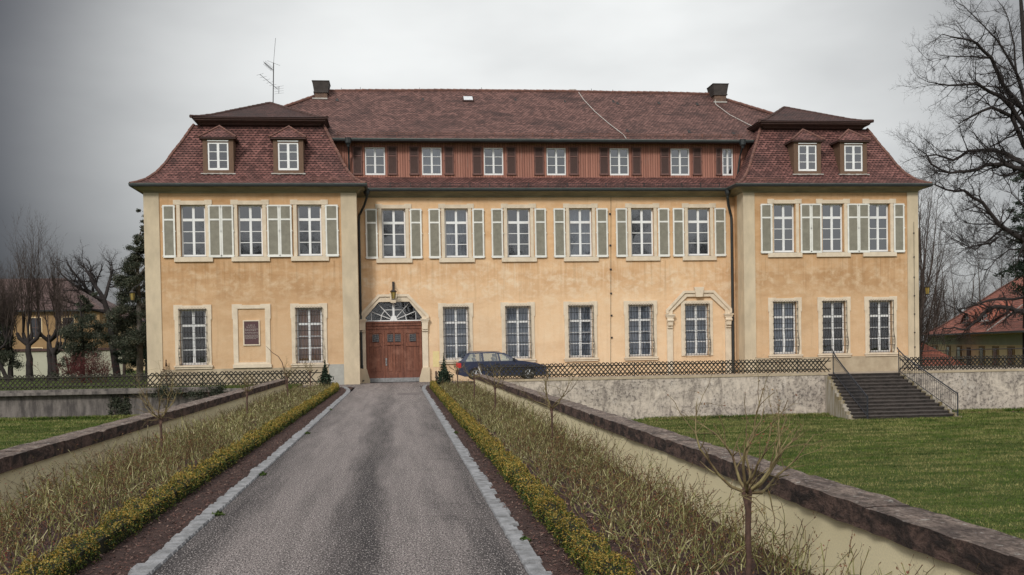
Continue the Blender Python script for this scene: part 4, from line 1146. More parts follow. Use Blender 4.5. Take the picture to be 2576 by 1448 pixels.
# ------------------------------------------------------------------ ground and drive
def sheet(name, m, x0, x1, y0, y1, z, kind='structure'):
    q = MB(); q.face([(x0, y0, z), (x1, y0, z), (x1, y1, z), (x0, y1, z)])
    return tag(q.build(name, m), kind=kind)
sheet('ground', M['lawn'], -900, 900, -400, 1500, -2.6)
sheet('lawn', M['lawn'], 4.07, 60, -30, 50.05, -1.9)
sheet('lawn', M['lawn'], -60, -5.55, -30, 50.55, -1.22)
q = MB(); q.box(-60, XL0 - 0.0, 50.5, 140, -1.5, 0.10); q.box(XL0, -4.9, 50.5, YW, -1.5, 0.10); tag(q.build('upper_lawn', M['lawn']), kind='structure')
q = MB(); q.box(4.07, 60, 50.05, YM, -2.0, 0.12); q.box(XR1 + 0.01, 36, YM, 62, -2.0, 0.12); tag(q.build('terrace', M['gravel']), kind='structure')
q = MB(); q.box(-4.9, 4.07, 49.9, YM, -2.0, 0.0); tag(q.build('forecourt', M['asphalt']), kind='structure')
q = MB(); q.box(-2.02, 1.0, -20, 49.9, -0.4, 0.0); tag(q.build('driveway', M['asphalt']), kind='structure')
# patch in the asphalt
q = MB(); q.box(-0.05, 0.86, 40.2, 42.0, 0.001, 0.006); tag(q.build('asphalt_patch', simple('patch_asphalt', (0.20, 0.17, 0.165), (0.11, 0.095, 0.095), 3, 0.9)), kind='structure')
# granite kerb stones, one strip per side
def kerb(xa, xb, flare):
    q = MB(); y = -6.0; rr = random.Random(int(xa * 10) + 50)
    while y < 49.9:
        L = rr.choice((0.10, 0.14, 0.18, 0.22, 0.30)) * rr.uniform(0.85, 1.15)
        y1 = min(y + L, 49.95)
        fl = flare(y); j = rr.uniform(-0.022, 0.022); z = 0.026 + rr.uniform(-0.006, 0.006)
        inner = xa if abs(xa) < abs(xb) else xb; outer = xb if inner == xa else xa
        ou_ = outer + j * 1.6
        a, b = sorted((inner + fl + rr.uniform(-.004, .004), ou_ + fl))
        e = 0.012
        vs = [(a, y + .010, -0.1), (b, y + .010, -0.1), (b, y1 - .010, -0.1), (a, y1 - .010, -0.1), (a + .004, y + e, z - .02), (b - .004, y + e, z - .02), (b - .004, y1 - e, z - .02), (a + .004, y1 - e, z - .02),
              (a + e, y + e * 1.8, z + rr.uniform(-.003, .003)), (b - e, y + e * 1.8, z + rr.uniform(-.003, .003)), (b - e, y1 - e * 1.8, z), (a + e, y1 - e * 1.8, z)]
        B = len(q.v); q.v += vs
        for f in ((0, 1, 5, 4), (1, 2, 6, 5), (2, 3, 7, 6), (3, 0, 4, 7), (4, 5, 9, 8), (5, 6, 10, 9), (6, 7, 11, 10), (7, 4, 8, 11), (8, 9, 10, 11)):
            q.f.append(tuple(B + k for k in f)); q.uv.append([(0, 0)] * 4); q.mi.append(0)
        y = y1 + 0.004
    return tag(q.build('kerb', M['kerb']), kind='structure')
fr_ = lambda y: 0.22 * max(0, (y - 44) / 6) ** 2
kerb(0.98, 1.15, fr_)
kerb(-2.20, -2.02, lambda y: -0.50 * max(0, (y - 42) / 8) ** 2)
# beds: fall away from the hedge to the foot of the parapet
def bed(xa, xb, xc, m):
    q = MB(); n = 60; rr = random.Random(5)
    xs = [xa, xa + (xb - xa) * .5, xb, xb + (xc - xb) * .33, xb + (xc - xb) * .66, xc]; zs = [-0.01, 0.012, 0.01, -0.06, -0.16, -0.30]
    def pt(i, j):
        y = -6 + 56 * i / n
        return (xs[j], y, zs[j] + 0.02 * mnoise.noise(Vector((xs[j] * 3, y * 2, 0))))
    for i in range(n):
        for j in range(5): q.face([pt(i, j), pt(i, j + 1), pt(i + 1, j + 1), pt(i + 1, j)] if xc > xa else [pt(i, j + 1), pt(i, j), pt(i + 1, j), pt(i + 1, j + 1)])
    return tag(q.build('flower_bed', m), kind='structure')
bed(1.10, 1.34, 3.68, M['soil'])
bed(-2.15, -2.56, -5.12, M['soil'])
def bedz(x):
    x = abs(x)
    if x < 2.0: pass
    return 0
def bed_z(x):
    if x > 0: t = (x - 1.34) / (3.68 - 1.34)
    else: t = (-2.56 - x) / (5.12 - 2.56)
    t = max(0, min(1, t)); return 0.01 - 0.31 * t ** 1.4
# mulch flakes
rng = np.random.default_rng(11)
def flakes(name, n, xr, yr, zf, size, m, dens=1.6):
    t = rng.random(n) ** dens
    y = yr[0] + (yr[1] - yr[0]) * t
    x = rng.uniform(*xr, n)
    z = np.array([zf(v) for v in x]) + rng.uniform(0.005, 0.02, n)
    s = size * rng.uniform(0.5, 1.6, n)
    a = rng.uniform(0, 6.28, n); tl = rng.uniform(-0.5, 0.5, (n, 2))
    c, d = np.cos(a), np.sin(a)
    V = np.zeros((n, 4, 3))
    for k, (u, v) in enumerate(((-1, -.5), (1, -.35), (1, .45), (-.9, .55))):
        dx = (u * c - v * d) * s; dy = (u * d + v * c) * s
        V[:, k, 0] = x + dx; V[:, k, 1] = y + dy; V[:, k, 2] = z + dx * tl[:, 0] + dy * tl[:, 1]
    return tag(np_mesh(name, V.reshape(-1, 3), np.arange(4 * n).reshape(n, 4), m), kind='stuff')
flakes('mulch', 50000, (1.14, 3.6), (5, 48), bed_z, 0.010, M['mulch'], 2.2)
flakes('mulch', 50000, (-5.0, -2.2), (5, 48), bed_z, 0.010, M['mulch'], 2.2)

# parapet walls along the drive
def parapet(x_in, x_out, label, zb):
    s_ = 1 if x_in > 0 else -1
    t = empty('parapet_wall', ((x_in + x_out) / 2, 22, zb), label, 'wall', 'parapet walls along the drive')
    a, b = sorted((x_in, x_out)); e = 0.05
    part('wall_face', M['creamwall'], (a + (e if s_ > 0 else e), b - e, -6, 48.6 if s_ < 0 else 51.2, zb, 0.29), parent=t)
    y = -6.0; end = 48.6 if s_ < 0 else 51.2; rr = random.Random(int(x_in * 7) + 90)
    while y < end:
        L = rr.uniform(1.5, 2.3); y1 = min(y + L, end)
        q = MB(); n = max(5, int(L / 0.16)); m_ = 4; dz = rr.uniform(-0.005, 0.005); dx = rr.uniform(-0.005, 0.005)
        def P(i, j, top):
            yy = y + 0.005 + (y1 - y - 0.010) * i / n; u = j / m_
            xx = a + (b - a) * u + dx
            nz = mnoise.noise(Vector((xx * 6, yy * 3.0, 3))); nz2 = mnoise.noise(Vector((xx * 20, yy * 13.0, 9)))
            chip = max(0, nz2 - 0.25) * 0.07 if j in (0, m_) else 0
            sx = (0.02 * nz2 + 0.012 * nz) * (1 if j in (0, m_) else 0)
            return (xx + sx, yy, (0.475 + dz + 0.012 * nz - chip) if top else 0.285 + 0.004 * nz2)
        for i in range(n):
            for j in range(m_):
                q.face([P(i, j, 1), P(i, j + 1, 1), P(i + 1, j + 1, 1), P(i + 1, j, 1)])
            q.face([P(i, 0, 0), P(i, 0, 1), P(i + 1, 0, 1), P(i + 1, 0, 0)]); q.face([P(i, m_, 1), P(i, m_, 0), P(i + 1, m_, 0), P(i + 1, m_, 1)])
            q.face([P(i, 0, 0), P(i + 1, 0, 0), P(i + 1, m_, 0), P(i, m_, 0)])
        for i in (0, n):
            f = [P(i, j, 1) for j in range(m_ + 1)] + [P(i, m_, 0), P(i, 0, 0)]
            q.face(f if i else f[::-1])
        q.build('coping_stone', M['coping'], t)
        y = y1
parapet(3.67, 4.07, 'cream parapet wall with purple brown stone coping between rose bed and stair lawn', -2.1)
parapet(-5.10, -5.55, 'cream parapet wall with brown stone coping beside the small corner lawn', -1.5)

# retaining walls
SX0, SX1 = 21.45, 25.40
def rwall(name, label, boxes, m, cap=None):
    t = empty(name, ((boxes[0][0] + boxes[0][1]) / 2, boxes[0][2], boxes[0][4]), label, 'wall')
    q = MB()
    for b in boxes: q.box(*b)
    q.build('wall_face', m, t)
    if cap:
        q = MB()
        for b in cap: q.box(*b)
        q.build('wall_cap', M['plinth'] if m is M['concrete'] else M['concretedark'], t)
    return t
rwall('retaining_wall', 'stained grey concrete wall under the lattice between drive and stairs', [(4.07, SX0, 49.95, 50.3, -2.1, 0.10)], M['concrete'], [(4.07, SX0, 49.92, 50.35, 0.10, 0.20)])
rwall('retaining_wall', 'stained grey concrete wall right of the stone stairs', [(SX1, 60, 49.95, 50.3, -2.1, 0.10)], M['concrete'], [(SX1, 60, 49.92, 50.35, 0.10, 0.20)])
rwall('retaining_wall', 'dark weathered moat wall below the lattice on the side of the small lawn', [(-60, -5.55, 50.40, 50.8, -1.5, -0.06)], M['concretedark'], [(-60, -5.55, 50.12, 50.8, -0.10, 0.04), (-60, -8.5, 50.26, 50.8, 0.04, 0.14)])

# stairs
t = empty('garden_stairs', ((SX0 + SX1) / 2, 48, -1.9), 'dark mossy stone stairs widening down to the lawn', 'stairs')
N = 13; H0, H1 = 0.14, -1.90; run = 0.30
for i in range(N):
    z1 = H0 - (H0 - H1) * i / N; z0 = H0 - (H0 - H1) * (i + 1) / N
    yb = 50.3 - run * i - (0 if i == 0 else 0.35); yf = 49.95 - run * i
    w_ = 0.045 * i
    q = MB(); x0, x1 = SX0 + 0.10 - w_ * 0.85 + 0.0, SX1 - 0.12 + w_ * 1.55
    zj = random.uniform(-.006, .006)
    q.box(x0, x1, yf - 0.03, 50.3 - run * i, z1 - 0.055 + zj, z1 + zj)
    q.box(x0 + 0.02, x1 - 0.02, yf, 50.28 - run * i, z0 - 0.02, z1 - 0.055 + zj)
    q.build('step', M['step'], t)
for s_, nm in ((-1, 0), (1, 0)):
    q = MB()
    for i in range(N):
        z1 = H0 - (H0 - H1) * i / N
        xx = (SX0 + 0.10 - 0.045 * 0.85 * i) if s_ < 0 else (SX1 - 0.12 + 0.045 * 1.55 * i)
        a, b = (xx - 0.22, xx) if s_ < 0 else (xx, xx + 0.22)
        q.box(a, b, 49.95 - run * (i + 1), 49.95 - run * i, -2.05, z1 - 0.10)
    q.build('side_wall', M['mosscheek'], t)
def railing(x0, y0, x1, y1, zt0, zt1, label):
    tt = empty('stair_railing', ((x0 + x1) / 2, (y0 + y1) / 2, (zt0 + zt1) / 2 - 1), label, 'railing', 'iron railings of the garden stairs')
    P = lambda t_, z: (x0 + (x1 - x0) * t_, y0 + (y1 - y0) * t_, z)
    tz = lambda t_: zt0 + (zt1 - zt0) * t_
    q = MB(); q.tube([P(-0.03, tz(-0.03) + 0.20), P(0.0, tz(0) + 0.12), P(0.10, tz(0.10) + 0.03), P(0.3, tz(.3)), P(1, tz(1))], 0.030, 6); q.tube([P(0, tz(0) - 0.92), P(1, tz(1) - 0.92)], 0.018, 6)
    q.tube([P(0, tz(0) - 0.10), P(1, tz(1) - 0.10)], 0.012, 4)
    q.build('handrail', M['rail'], tt)
    q = MB(); q.tube([P(0, tz(0) + 0.12), P(0, tz(0) - 1.05)], 0.026, 6); q.build('post', M['rail'], tt)
    q = MB(); q.tube([P(1, tz(1) + 0.06), P(1, tz(1) - 1.05)], 0.03, 6); q.build('post', M['rail'], tt)
    q = MB()
    n = 32
    for i in range(1, n): q.tube([P(i / n, tz(i / n)), P(i / n, tz(i / n) - 0.92)], 0.0085, 4)
    q.build('balusters', M['rail'], tt)
railing(21.75, 49.95, 21.75, 46.15, 1.16, -0.83, 'iron railing on the left of the mossy stairs')
railing(25.22, 49.95, 26.20, 46.15, 1.16, -0.78, 'iron railing on the right of the mossy stairs')

# lattice fences
def lattice(x0, x1, y, z0, z1, label, m, posts, pm='steel', broken=None):
    tt = empty('lattice_fence', ((x0 + x1) / 2, y, z0), label, 'fence')
    q = MB(); H = z1 - z0; st = 0.215; rr = random.Random(int(x0 * 3) + 200)
    n = int((x1 - x0) / st)
    run_ = H * 0.92
    for i in range(-3, n + 3):
        for s_ in (1, -1):
            xc = x0 + i * st + st / 2
            a = xc - s_ * run_ / 2; b = xc + s_ * run_ / 2
            if min(a, b) < x0 - 0.02 or max(a, b) > x1 + 0.02: continue
            if rr.random() < 0.012: continue
            yy = y + (0.016 if s_ > 0 else -0.016)
            ja, jb = rr.uniform(-.012, .012), rr.uniform(-.012, .012)
            q.tube([(a + ja, yy, z0 + rr.uniform(-.01, .01)), (b + jb, yy, z1 + rr.uniform(-.015, .015))], 0.029, 5)
    q.build('lattice', m, tt)
    for zr in (z0 + H * 0.18, z1 - H * 0.20):
        q = MB(); k = int((x1 - x0) / 2.4)
        pts = [(x0 + (x1 - x0) * i / k, y - 0.045, zr + rr.uniform(-.008, .008)) for i in range(k + 1)]
        q.tube(pts, 0.026, 5); q.build('rail', m, tt)
    for px in posts:
        q = MB(); q.box(px - 0.022, px + 0.022, y + 0.02, y + 0.06, z0 - 0.12, z1 - 0.03); q.build('post', M[pm], tt)
    return tt
lattice(4.02, 21.70, 50.15, 0.26, 0.93, 'grey wooden lattice fence between the drive and the mossy stairs, in front of the car', M['slat'], [4.3, 7.35, 11.6, 16.1, 20.0])
lattice(25.35, 60.0, 50.15, 0.24, 0.91, 'dark wooden lattice fence right of the stairs, in front of the red roofed house', M['slatdark'], [26.4, 31.1, 34.4, 40, 46])
lattice(-40.0, -3.7, 50.62, 0.17, 0.84, 'grey wooden lattice fence on the dark moat wall before the left wing', M['slat'], [-20, -16.4, -12.4, -9.3, -5.6], 'slat')
t = empty('leaning_stake', (3.93, 49.8, 0.2), 'short white plastic stake leaning at the end of the lattice by the car', 'stake')
q = MB(); q.tube([(4.02, 49.8, 0.30), (3.84, 49.8, 0.86)], 0.03, 6); q.build('shaft', M['postwhite'], t)
t = empty('boundary_stone', (1.95, 49.6, 0), 'small dark leaning post at the corner of the right flower bed by the gate', 'post')
q = MB(); q.prism([(1.86, 0), (2.0, 0), (1.93, 0.62), (1.84, 0.62)], 52.5, 52.62); q.build('shaft', M['stem'], t)

# ------------------------------------------------------------------ car
car = empty('estate_car', (2.98, 52.6, 0.12), 'dark blue estate car parked along the palace behind the lattice fence', 'car')
CX, CY, CZ = 2.98, 52.6, 0.12
def cpt(x, z): return (CX + x, CZ + z)
def arcpts(c, r_, a0, a1, n): return [(c[0] + r_ * math.cos(R(a0 + (a1 - a0) * i / n)), c[1] + r_ * math.sin(R(a0 + (a1 - a0) * i / n))) for i in range(n + 1)]
WR, WF = (0.86, 0.31), (3.56, 0.31)
outl = [(0.02, 0.30), (0.0, 0.52), (0.03, 0.62), (0.06, 0.90), (0.16, 0.955), (1.2, 0.965), (2.4, 0.965), (2.98, 0.985), (3.3, 0.95), (3.9, 0.85), (4.28, 0.74), (4.44, 0.60), (4.48, 0.42), (4.44, 0.26), (4.1, 0.20)]
outl += arcpts(WF, 0.35, -18, 198, 12) + arcpts(WR, 0.35, -18, 198, 12) + [(0.30, 0.22)]
q = MB()
hwid = 0.86
cxm, czm = 2.2, 0.6
lay = [(-hwid, 0.965), (-hwid + 0.05, 1.0), (hwid - 0.05, 1.0), (hwid, 0.965)]
rings = []
for yy, sc_ in lay:
    B = len(q.v); rings.append(B)
    q.v += [(CX + cxm + (x - cxm) * (0.995 if sc_ < 1 else 1), CY + yy, CZ + (czm + (z - czm) * sc_ if z > 0.62 else z)) for x, z in outl]
n = len(outl)
for a, b in zip(rings[:-1], rings[1:]):
    for k in range(n):
        l = (k + 1) % n; q.f.append((a + k, a + l, b + l, b + k)); q.uv.append([(0, 0)] * 4); q.mi.append(0)
q.f.append(tuple(rings[0] + k for k in reversed(range(n)))); q.uv.append([(0, 0)] * n); q.mi.append(0)
q.f.append(tuple(rings[-1] + k for k in range(n))); q.uv.append([(0, 0)] * n); q.mi.append(0)
q.box(CX + 0.3, CX + 4.1, CY - 0.70, CY + 0.70, CZ + 0.2, CZ + 0.6)
q.build('body', M['carblue'], car)
q = MB()
def gp(x, z, s_): # greenhouse point with tumblehome
    t_ = (z - 0.95) / 0.48; return (CX + x, CY + s_ * (0.80 - 0.17 * t_), CZ + z)
roof = [(0.44, 1.35), (0.62, 1.405), (1.2, 1.43), (1.8, 1.43), (2.15, 1.40), (2.30, 1.36)]
for a, b in zip(roof[:-1], roof[1:]):
    for dz in (0, -0.05):
        f = [gp(a[0], a[1] + dz, -1), gp(b[0], b[1] + dz, -1), gp(b[0], b[1] + dz, 1), gp(a[0], a[1] + dz, 1)]; q.face(f if dz == 0 else f[::-1])
    for s_ in (-1, 1): q.face([gp(a[0], a[1] - .07, s_), gp(b[0], b[1] - .07, s_), gp(b[0], b[1], s_), gp(a[0], a[1], s_)])
for s_ in (-1, 1):
    for (xa, xb, xc, xd) in ((0.10, 0.36, 0.62, 0.44), (1.20, 1.30, 1.26, 1.16), (2.06, 2.15, 2.06, 1.97), (2.93, 3.04, 2.34, 2.22)):
        f = [gp(xa, 0.95, s_), gp(xb, 0.95, s_), gp(xc, 1.38, s_), gp(xd, 1.37, s_)]
        q.face(f); q.face([(p[0], p[1] - s_ * 0.04, p[2]) for p in f][::-1])
    q.tube([gp(0.6, 1.44, s_ * 1.05), gp(1.3, 1.47, s_ * 1.05), gp(2.1, 1.44, s_ * 1.05)], 0.014, 5)
q.build('roof', M['carblue'], car)
for s_ in (-1, 1):
    for (xa, xb, xc, xd) in ((0.36, 1.20, 1.16, 0.62), (1.30, 2.06, 1.97, 1.26), (2.15, 2.93, 2.22, 2.06)):
        q = MB(); q.face([gp(xa, 0.96, s_), gp(xb, 0.96, s_), gp(xc, 1.36, s_), gp(xd, 1.36, s_)])
        q.build('side_window', M['carglass'], car)
q = MB(); q.face([gp(3.04, 0.98, -1), gp(3.04, 0.98, 1), gp(2.30, 1.37, 1), gp(2.30, 1.37, -1)]); q.build('windscreen', M['carglass'], car)
q = MB(); q.face([gp(0.08, 0.96, 1), gp(0.08, 0.96, -1), gp(0.44, 1.36, -1), gp(0.44, 1.36, 1)]); q.build('rear_window', M['carglass'], car)
q = MB()
q.box(CX - 0.02, CX + 0.14, CY - 0.875, CY - 0.52, CZ + 0.66, CZ + 0.90); q.build('tail_lamp', M['red'], car)
q = MB(); q.box(CX - 0.02, CX + 0.14, CY + 0.52, CY + 0.875, CZ + 0.66, CZ + 0.90); q.build('tail_lamp', M['red'], car)
for s_ in (-1, 1):
    q = MB(); q.box(CX + 4.24, CX + 4.43, CY + s_ * 0.62 - 0.2, CY + s_ * 0.62 + 0.2, CZ + 0.56, CZ + 0.70); q.build('headlight', M['clear'], car)
    q = MB(); q.tube([(CX + 2.80, CY + s_ * 0.80, CZ + 1.0), (CX + 2.80, CY + s_ * 0.90, CZ + 1.04), (CX + 2.79, CY + s_ * 1.0, CZ + 1.04)], [0.03, 0.075, 0.06], 6); q.build('wing_mirror', M['rubber'], car)
    q = MB(); q.box(CX + 0.55, CX + 4.0, CY + s_ * 0.872 - 0.008, CY + s_ * 0.872 + 0.008, CZ + 0.50, CZ + 0.555); q.build('side_strip', M['rubber'], car)
part('bumper', M['rubber'], (CX - 0.05, CX + 0.10, CY - 0.84, CY + 0.84, CZ + 0.30, CZ + 0.46), parent=car)
part('bumper', M['rubber'], (CX + 4.40, CX + 4.52, CY - 0.80, CY + 0.80, CZ + 0.28, CZ + 0.42), parent=car)
def ylathe(q, c, prof, n=20):
    B = []
    for r_, dy in prof:
        B.append(len(q.v)); q.v += [(c[0] + r_ * math.cos(2 * math.pi * k / n), c[1] + dy, c[2] + r_ * math.sin(2 * math.pi * k / n)) for k in range(n)]
    for a, b in zip(B[:-1], B[1:]):
        for k in range(n):
            l = (k + 1) % n; q.f.append((a + k, a + l, b + l, b + k)); q.uv.append([(0, 0)] * 4); q.mi.append(0)
    q.f.append(tuple(B[0] + k for k in range(n))); q.uv.append([(0, 0)] * n); q.mi.append(0)
    q.f.append(tuple(B[-1] + k for k in reversed(range(n)))); q.uv.append([(0, 0)] * n); q.mi.append(0)
for wx in (WR[0], WF[0]):
    for s_ in (-1, 1):
        c = (CX + wx, CY + s_ * 0.80, CZ + 0.31)
        q = MB(); ylathe(q, c, [(0.27, -0.08), (0.31, -0.06), (0.31, 0.06), (0.27, 0.08)]); wh = q.build('wheel', M['rubber'], car)
        q = MB()
        y_ = c[1] + s_ * 0.083
        for k in range(24):
            a, b = 2 * math.pi * k / 24, 2 * math.pi * (k + 1) / 24
            q.tube([(c[0] + .205 * math.cos(a), y_, c[2] + .205 * math.sin(a)), (c[0] + .205 * math.cos(b), y_, c[2] + .205 * math.sin(b))], 0.018, 4, cap=False)
        for k in range(6):
            a = 2 * math.pi * k / 6 + .3; q.tube([(c[0], y_, c[2]), (c[0] + .2 * math.cos(a), y_, c[2] + .2 * math.sin(a))], [0.035, 0.02], 4)
        q.build('rim', M['alloy'], wh)
for x in (1.15, 2.0):
    for s_ in (-1, 1):
        q = MB(); q.box(CX + x - 0.09, CX + x + 0.09, CY + s_ * 0.875 - 0.015, CY + s_ * 0.875 + 0.015, CZ + 0.80, CZ + 0.83); q.build('door_handle', M['rubber'], car)
q = MB()
for x in (0.95, 1.95):
    for yy in (-0.36, 0.36):
        q.box(CX + x, CX + x + 0.45, CY + yy - 0.24, CY + yy + 0.24, CZ + 0.6, CZ + 0.75)
        q.prism([(CX + x - 0.02, CZ + 0.75), (CX + x + 0.12, CZ + 0.75), (CX + x - 0.10, CZ + 1.15), (CX + x - 0.20, CZ + 1.13)], CY + yy - 0.23, CY + yy + 0.23)
        q.prism([(CX + x - 0.12, CZ + 1.17), (CX + x - 0.04, CZ + 1.17), (CX + x - 0.07, CZ + 1.32), (CX + x - 0.15, CZ + 1.32)], CY + yy - 0.12, CY + yy + 0.12)
q.build('seats', M['seat'], car)

# ------------------------------------------------------------------ plants by the drive
def leaf_cloud(P, size, rng_, flat=0.0):
    """one small bent leaf (quad) at each point of P"""
    n = len(P)
    s = size * rng_.uniform(0.6, 1.4, (n, 1))
    d = rng_.normal(size=(n, 3)); d[:, 2] += flat; d /= np.linalg.norm(d, axis=1, keepdims=True)
    e = np.cross(d, rng_.normal(size=(n, 3))); e /= np.maximum(np.linalg.norm(e, axis=1, keepdims=True), 1e-6)
    V = np.stack([P - e * s * 0.45, P + d * s * 0.5 - e * 0, P + e * s * 0.45, P - d * s * 0.5], axis=1)
    V = np.stack([P - d * s, P - e * s * 0.5, P + d * s, P + e * s * 0.5], axis=1)
    return V.reshape(-1, 3), np.arange(4 * n).reshape(n, 4)
def hedge(xa, xb, y0, y1, label, seed, shift):
    t = empty('box_hedge', ((xa + xb) / 2, (y0 + y1) / 2, 0), label, 'hedge', 'low box hedges edging the rose beds')
    r_ = np.random.default_rng(seed)
    n = 95000
    u = r_.random(n) ** 1.9
    y = y0 + (y1 - y0) * u
    lump = 0.78 + 0.28 * np.sin(y * 7.3 + np.sin(y * 2.1) * 2) * np.sin(y * 3.1 + 1) + 0.06 * np.sin(y * 19)
    th = r_.uniform(0, math.pi, n)
    rad = 0.45 + 0.55 * r_.random(n) ** 0.35
    hw = (xb - xa) / 2 * 1.05
    ex = np.sign(np.cos(th)) * np.abs(np.cos(th)) ** 0.6; ez = np.abs(np.sin(th)) ** 0.6
    x = (xa + xb) / 2 + ex * hw * rad * lump + shift(y)
    z = 0.0 + ez * 0.27 * rad * lump
    P = np.stack([x, y, z], axis=1)
    sz = 0.0085 + 0.016 * (y - y0) / 44
    V, F = leaf_cloud(P, 1.0, r_, 0.2)
    ctr = np.repeat(P, 4, axis=0); V = ctr + (V - ctr) * np.repeat(sz, 4)[:, None]
    # material clumps: green low and inside, bronze and yellow at the sheared tips
    cl = np.array([mnoise.noise(Vector((float(a) * 3, float(b) * 1.6, 0))) for a, b in zip(x[::40], y[::40])])
    cl = np.repeat(cl, 40)[:n]
    k = (z / 0.25) * 1.0 + cl * 1.5 + r_.normal(size=n) * 0.13
    mi = np.where(k > 0.62, 1, 0)
    np_mesh('leaves', V, F, [M['boxgreen'], M['boxbronze']], t, mi=mi)
    q = MB(); 
    ys = np.arange(y0, y1, 0.6)
    for a in ys:
        s_ = float(shift(np.array([a]))[0]); q.box(xa + 0.07 + s_, xb - 0.07 + s_, a, a + 0.6, -0.05, 0.15)
    q.build('twig_core', M['boxcore'], t)
M['boxgreen'] = islands('box_leaves_green', [(0.020, 0.045, 0.006), (0.06, 0.095, 0.012), (0.12, 0.14, 0.02), (0.035, 0.065, 0.008)], 0.55)
M['boxbronze'] = islands('box_leaves_bronze', [(0.24, 0.15, 0.025), (0.42, 0.25, 0.045), (0.33, 0.26, 0.055), (0.17, 0.165, 0.03), (0.54, 0.37, 0.11)], 0.6)
M['boxcore'] = simple('box_inner_twigs', (0.02, 0.02, 0.008), (0.012, 0.012, 0.005), 8, 0.95)
z0f = lambda y: 0 * y
hedge(1.36, 1.68, 4.6, 49.6, 'low yellowing box hedge along the right kerb of the drive', 21, lambda y: 0.20 * np.maximum(0, (y - 45) / 5) ** 2)
hedge(-2.92, -2.58, 4.6, 49.6, 'low bronze box hedge along the left kerb of the drive', 22, lambda y: -0.30 * np.maximum(0, (y - 43) / 7) ** 2)

def cane(r_, p, d, L, r0, segs, S, bend=0.25, up=0.15, twig=0):
    p = np.array(p, float); d = np.array(d, float); d /= np.linalg.norm(d)
    st = L / segs
    for i in range(segs):
        d = d + r_.normal(size=3) * bend * 0.72 + np.array([0, 0, up]) * 0.3; d /= np.linalg.norm(d)
        q = p + d * st
        ra, rb = r0 * (1 - 0.5 * i / segs), r0 * (1 - 0.5 * (i + 1) / segs)
        S.append((*p, *q, ra, rb))
        if twig and i >= 1 and r_.random() < 0.6:
            e = d * 0.8 + r_.normal(size=3) * 0.85; 
            cane(r_, q, e, L * r_.uniform(0.15, 0.42), min(rb * 0.55, 0.0034), 3, S, 0.35, 0.1, twig - 1)
        p = q
def bush(r_, h, n=11, r0=0.0048, spread=0.75, twig=2):
    S = []
    for k in range(n):
        a = r_.uniform(0, 6.28); c = r_.uniform(0.1, 1) ** 1.5 * spread
        cane(r_, (r_.normal() * 0.13, r_.normal() * 0.13, 0), (math.cos(a) * c, math.sin(a) * c, 1), h * r_.uniform(0.6, 1.15), r0 * r_.uniform(0.7, 1.3), 6, S, 0.3, 0.1, twig)
    return np.array(S)
def rose_bed(name, label, xr, y0, y1, hf, seed, slant, ygap=None):
    r_ = np.random.default_rng(seed)
    near = [bush(r_, 0.62, 9, 0.0062, 1.5, 2) for k in range(7)]
    far = [bush(r_, 0.60, 8, 0.0090, 1.3, 1) for _ in range(6)]
    allS = []; tips = []
    y = y0
    while y < y1:
        stp = 0.38
        nx = int((xr[1] - xr[0]) / 0.40)
        for i in range(nx + 1):
            x = xr[0] + (xr[1] - xr[0]) * (i + 0.5) / (nx + 1) + r_.normal() * 0.09; yy = y + r_.normal() * 0.11
            b = (near if y < 19 else far)[r_.integers(6)]
            a = r_.uniform(0, 6.28); s = hf(x, yy) * r_.uniform(0.75, 1.2)
            if s < 0.15 or (2.35 < x < 3.1 and 6.3 < yy < 7.95): continue
            rt = np.array([[math.cos(a), -math.sin(a), 0], [math.sin(a), math.cos(a), 0], [0, 0, 1]])
            T = b.copy()
            T[:, 0:3] = (T[:, 0:3] @ rt.T) * s; T[:, 3:6] = (T[:, 3:6] @ rt.T) * s
            for o in (0, 3): T[:, o] += T[:, o + 2] * slant
            T[:, 0:3] += (x, yy, bed_z(x)); T[:, 3:6] += (x, yy, bed_z(x))
            if y > 30: T[:, 6:8] *= 1.2
            allS.append(T)
        y += stp
    S = np.concatenate(allS)
    V, F = seg_tubes(S, 3)
    o = np_mesh(name, V, F, [M['cane'], M['canedark']], mi=np.repeat((S[:, 6] <= 0.0036 * np.where(S[:, 1] > 30, 1.35, 1.0)).astype(np.int32), 3)); tag(o, label, 'rose bed', kind='stuff')
    # buds, hips and clinging dry leaves at twig ends
    ends = S[(S[:, 7] < 0.0034)][:, 3:6]
    ends = ends[r_.random(len(ends)) < 0.45]
    ends = ends[r_.random(len(ends)) < np.clip(16 / np.maximum(ends[:, 1], 8), 0, 1)]
    V, F = leaf_cloud(ends, 0.010, r_)
    o = np_mesh('rose_leaves', V, F, M['roseleaf']); tag(o, None, None, kind='stuff')
M['roseleaf'] = islands('rose_dry_leaves', [(0.20, 0.06, 0.03), (0.12, 0.05, 0.03), (0.30, 0.17, 0.07), (0.10, 0.12, 0.03), (0.24, 0.05, 0.04)])
M['boxcore'] = M['boxcore']
def hr(x, y):
    t = (x - 1.9) / 1.7
    h = 0.70 + 0.34 * t + 0.22 * mnoise.noise(Vector((x * 0.9, y * 0.35, 2)))
    return h * (0.85 if y > 30 else 1.0) * 0.9
def hl(x, y):
    t = (-2.9 - x) / 2.1
    return 0.64 + 0.28 * t + 0.22 * mnoise.noise(Vector((x * 0.9, y * 0.35, 7))) - (0.12 if y > 25 else 0)
rose_bed('rose_bushes', 'dense bare rose canes filling the bed right of the drive', (1.85, 3.45), 4.8, 49.6, hr, 31, 0.06)
rose_bed('rose_bushes', 'dense bare rose canes filling the bed left of the drive', (-4.85, -3.02), 5.0, 49.2, hl, 32, -0.05)

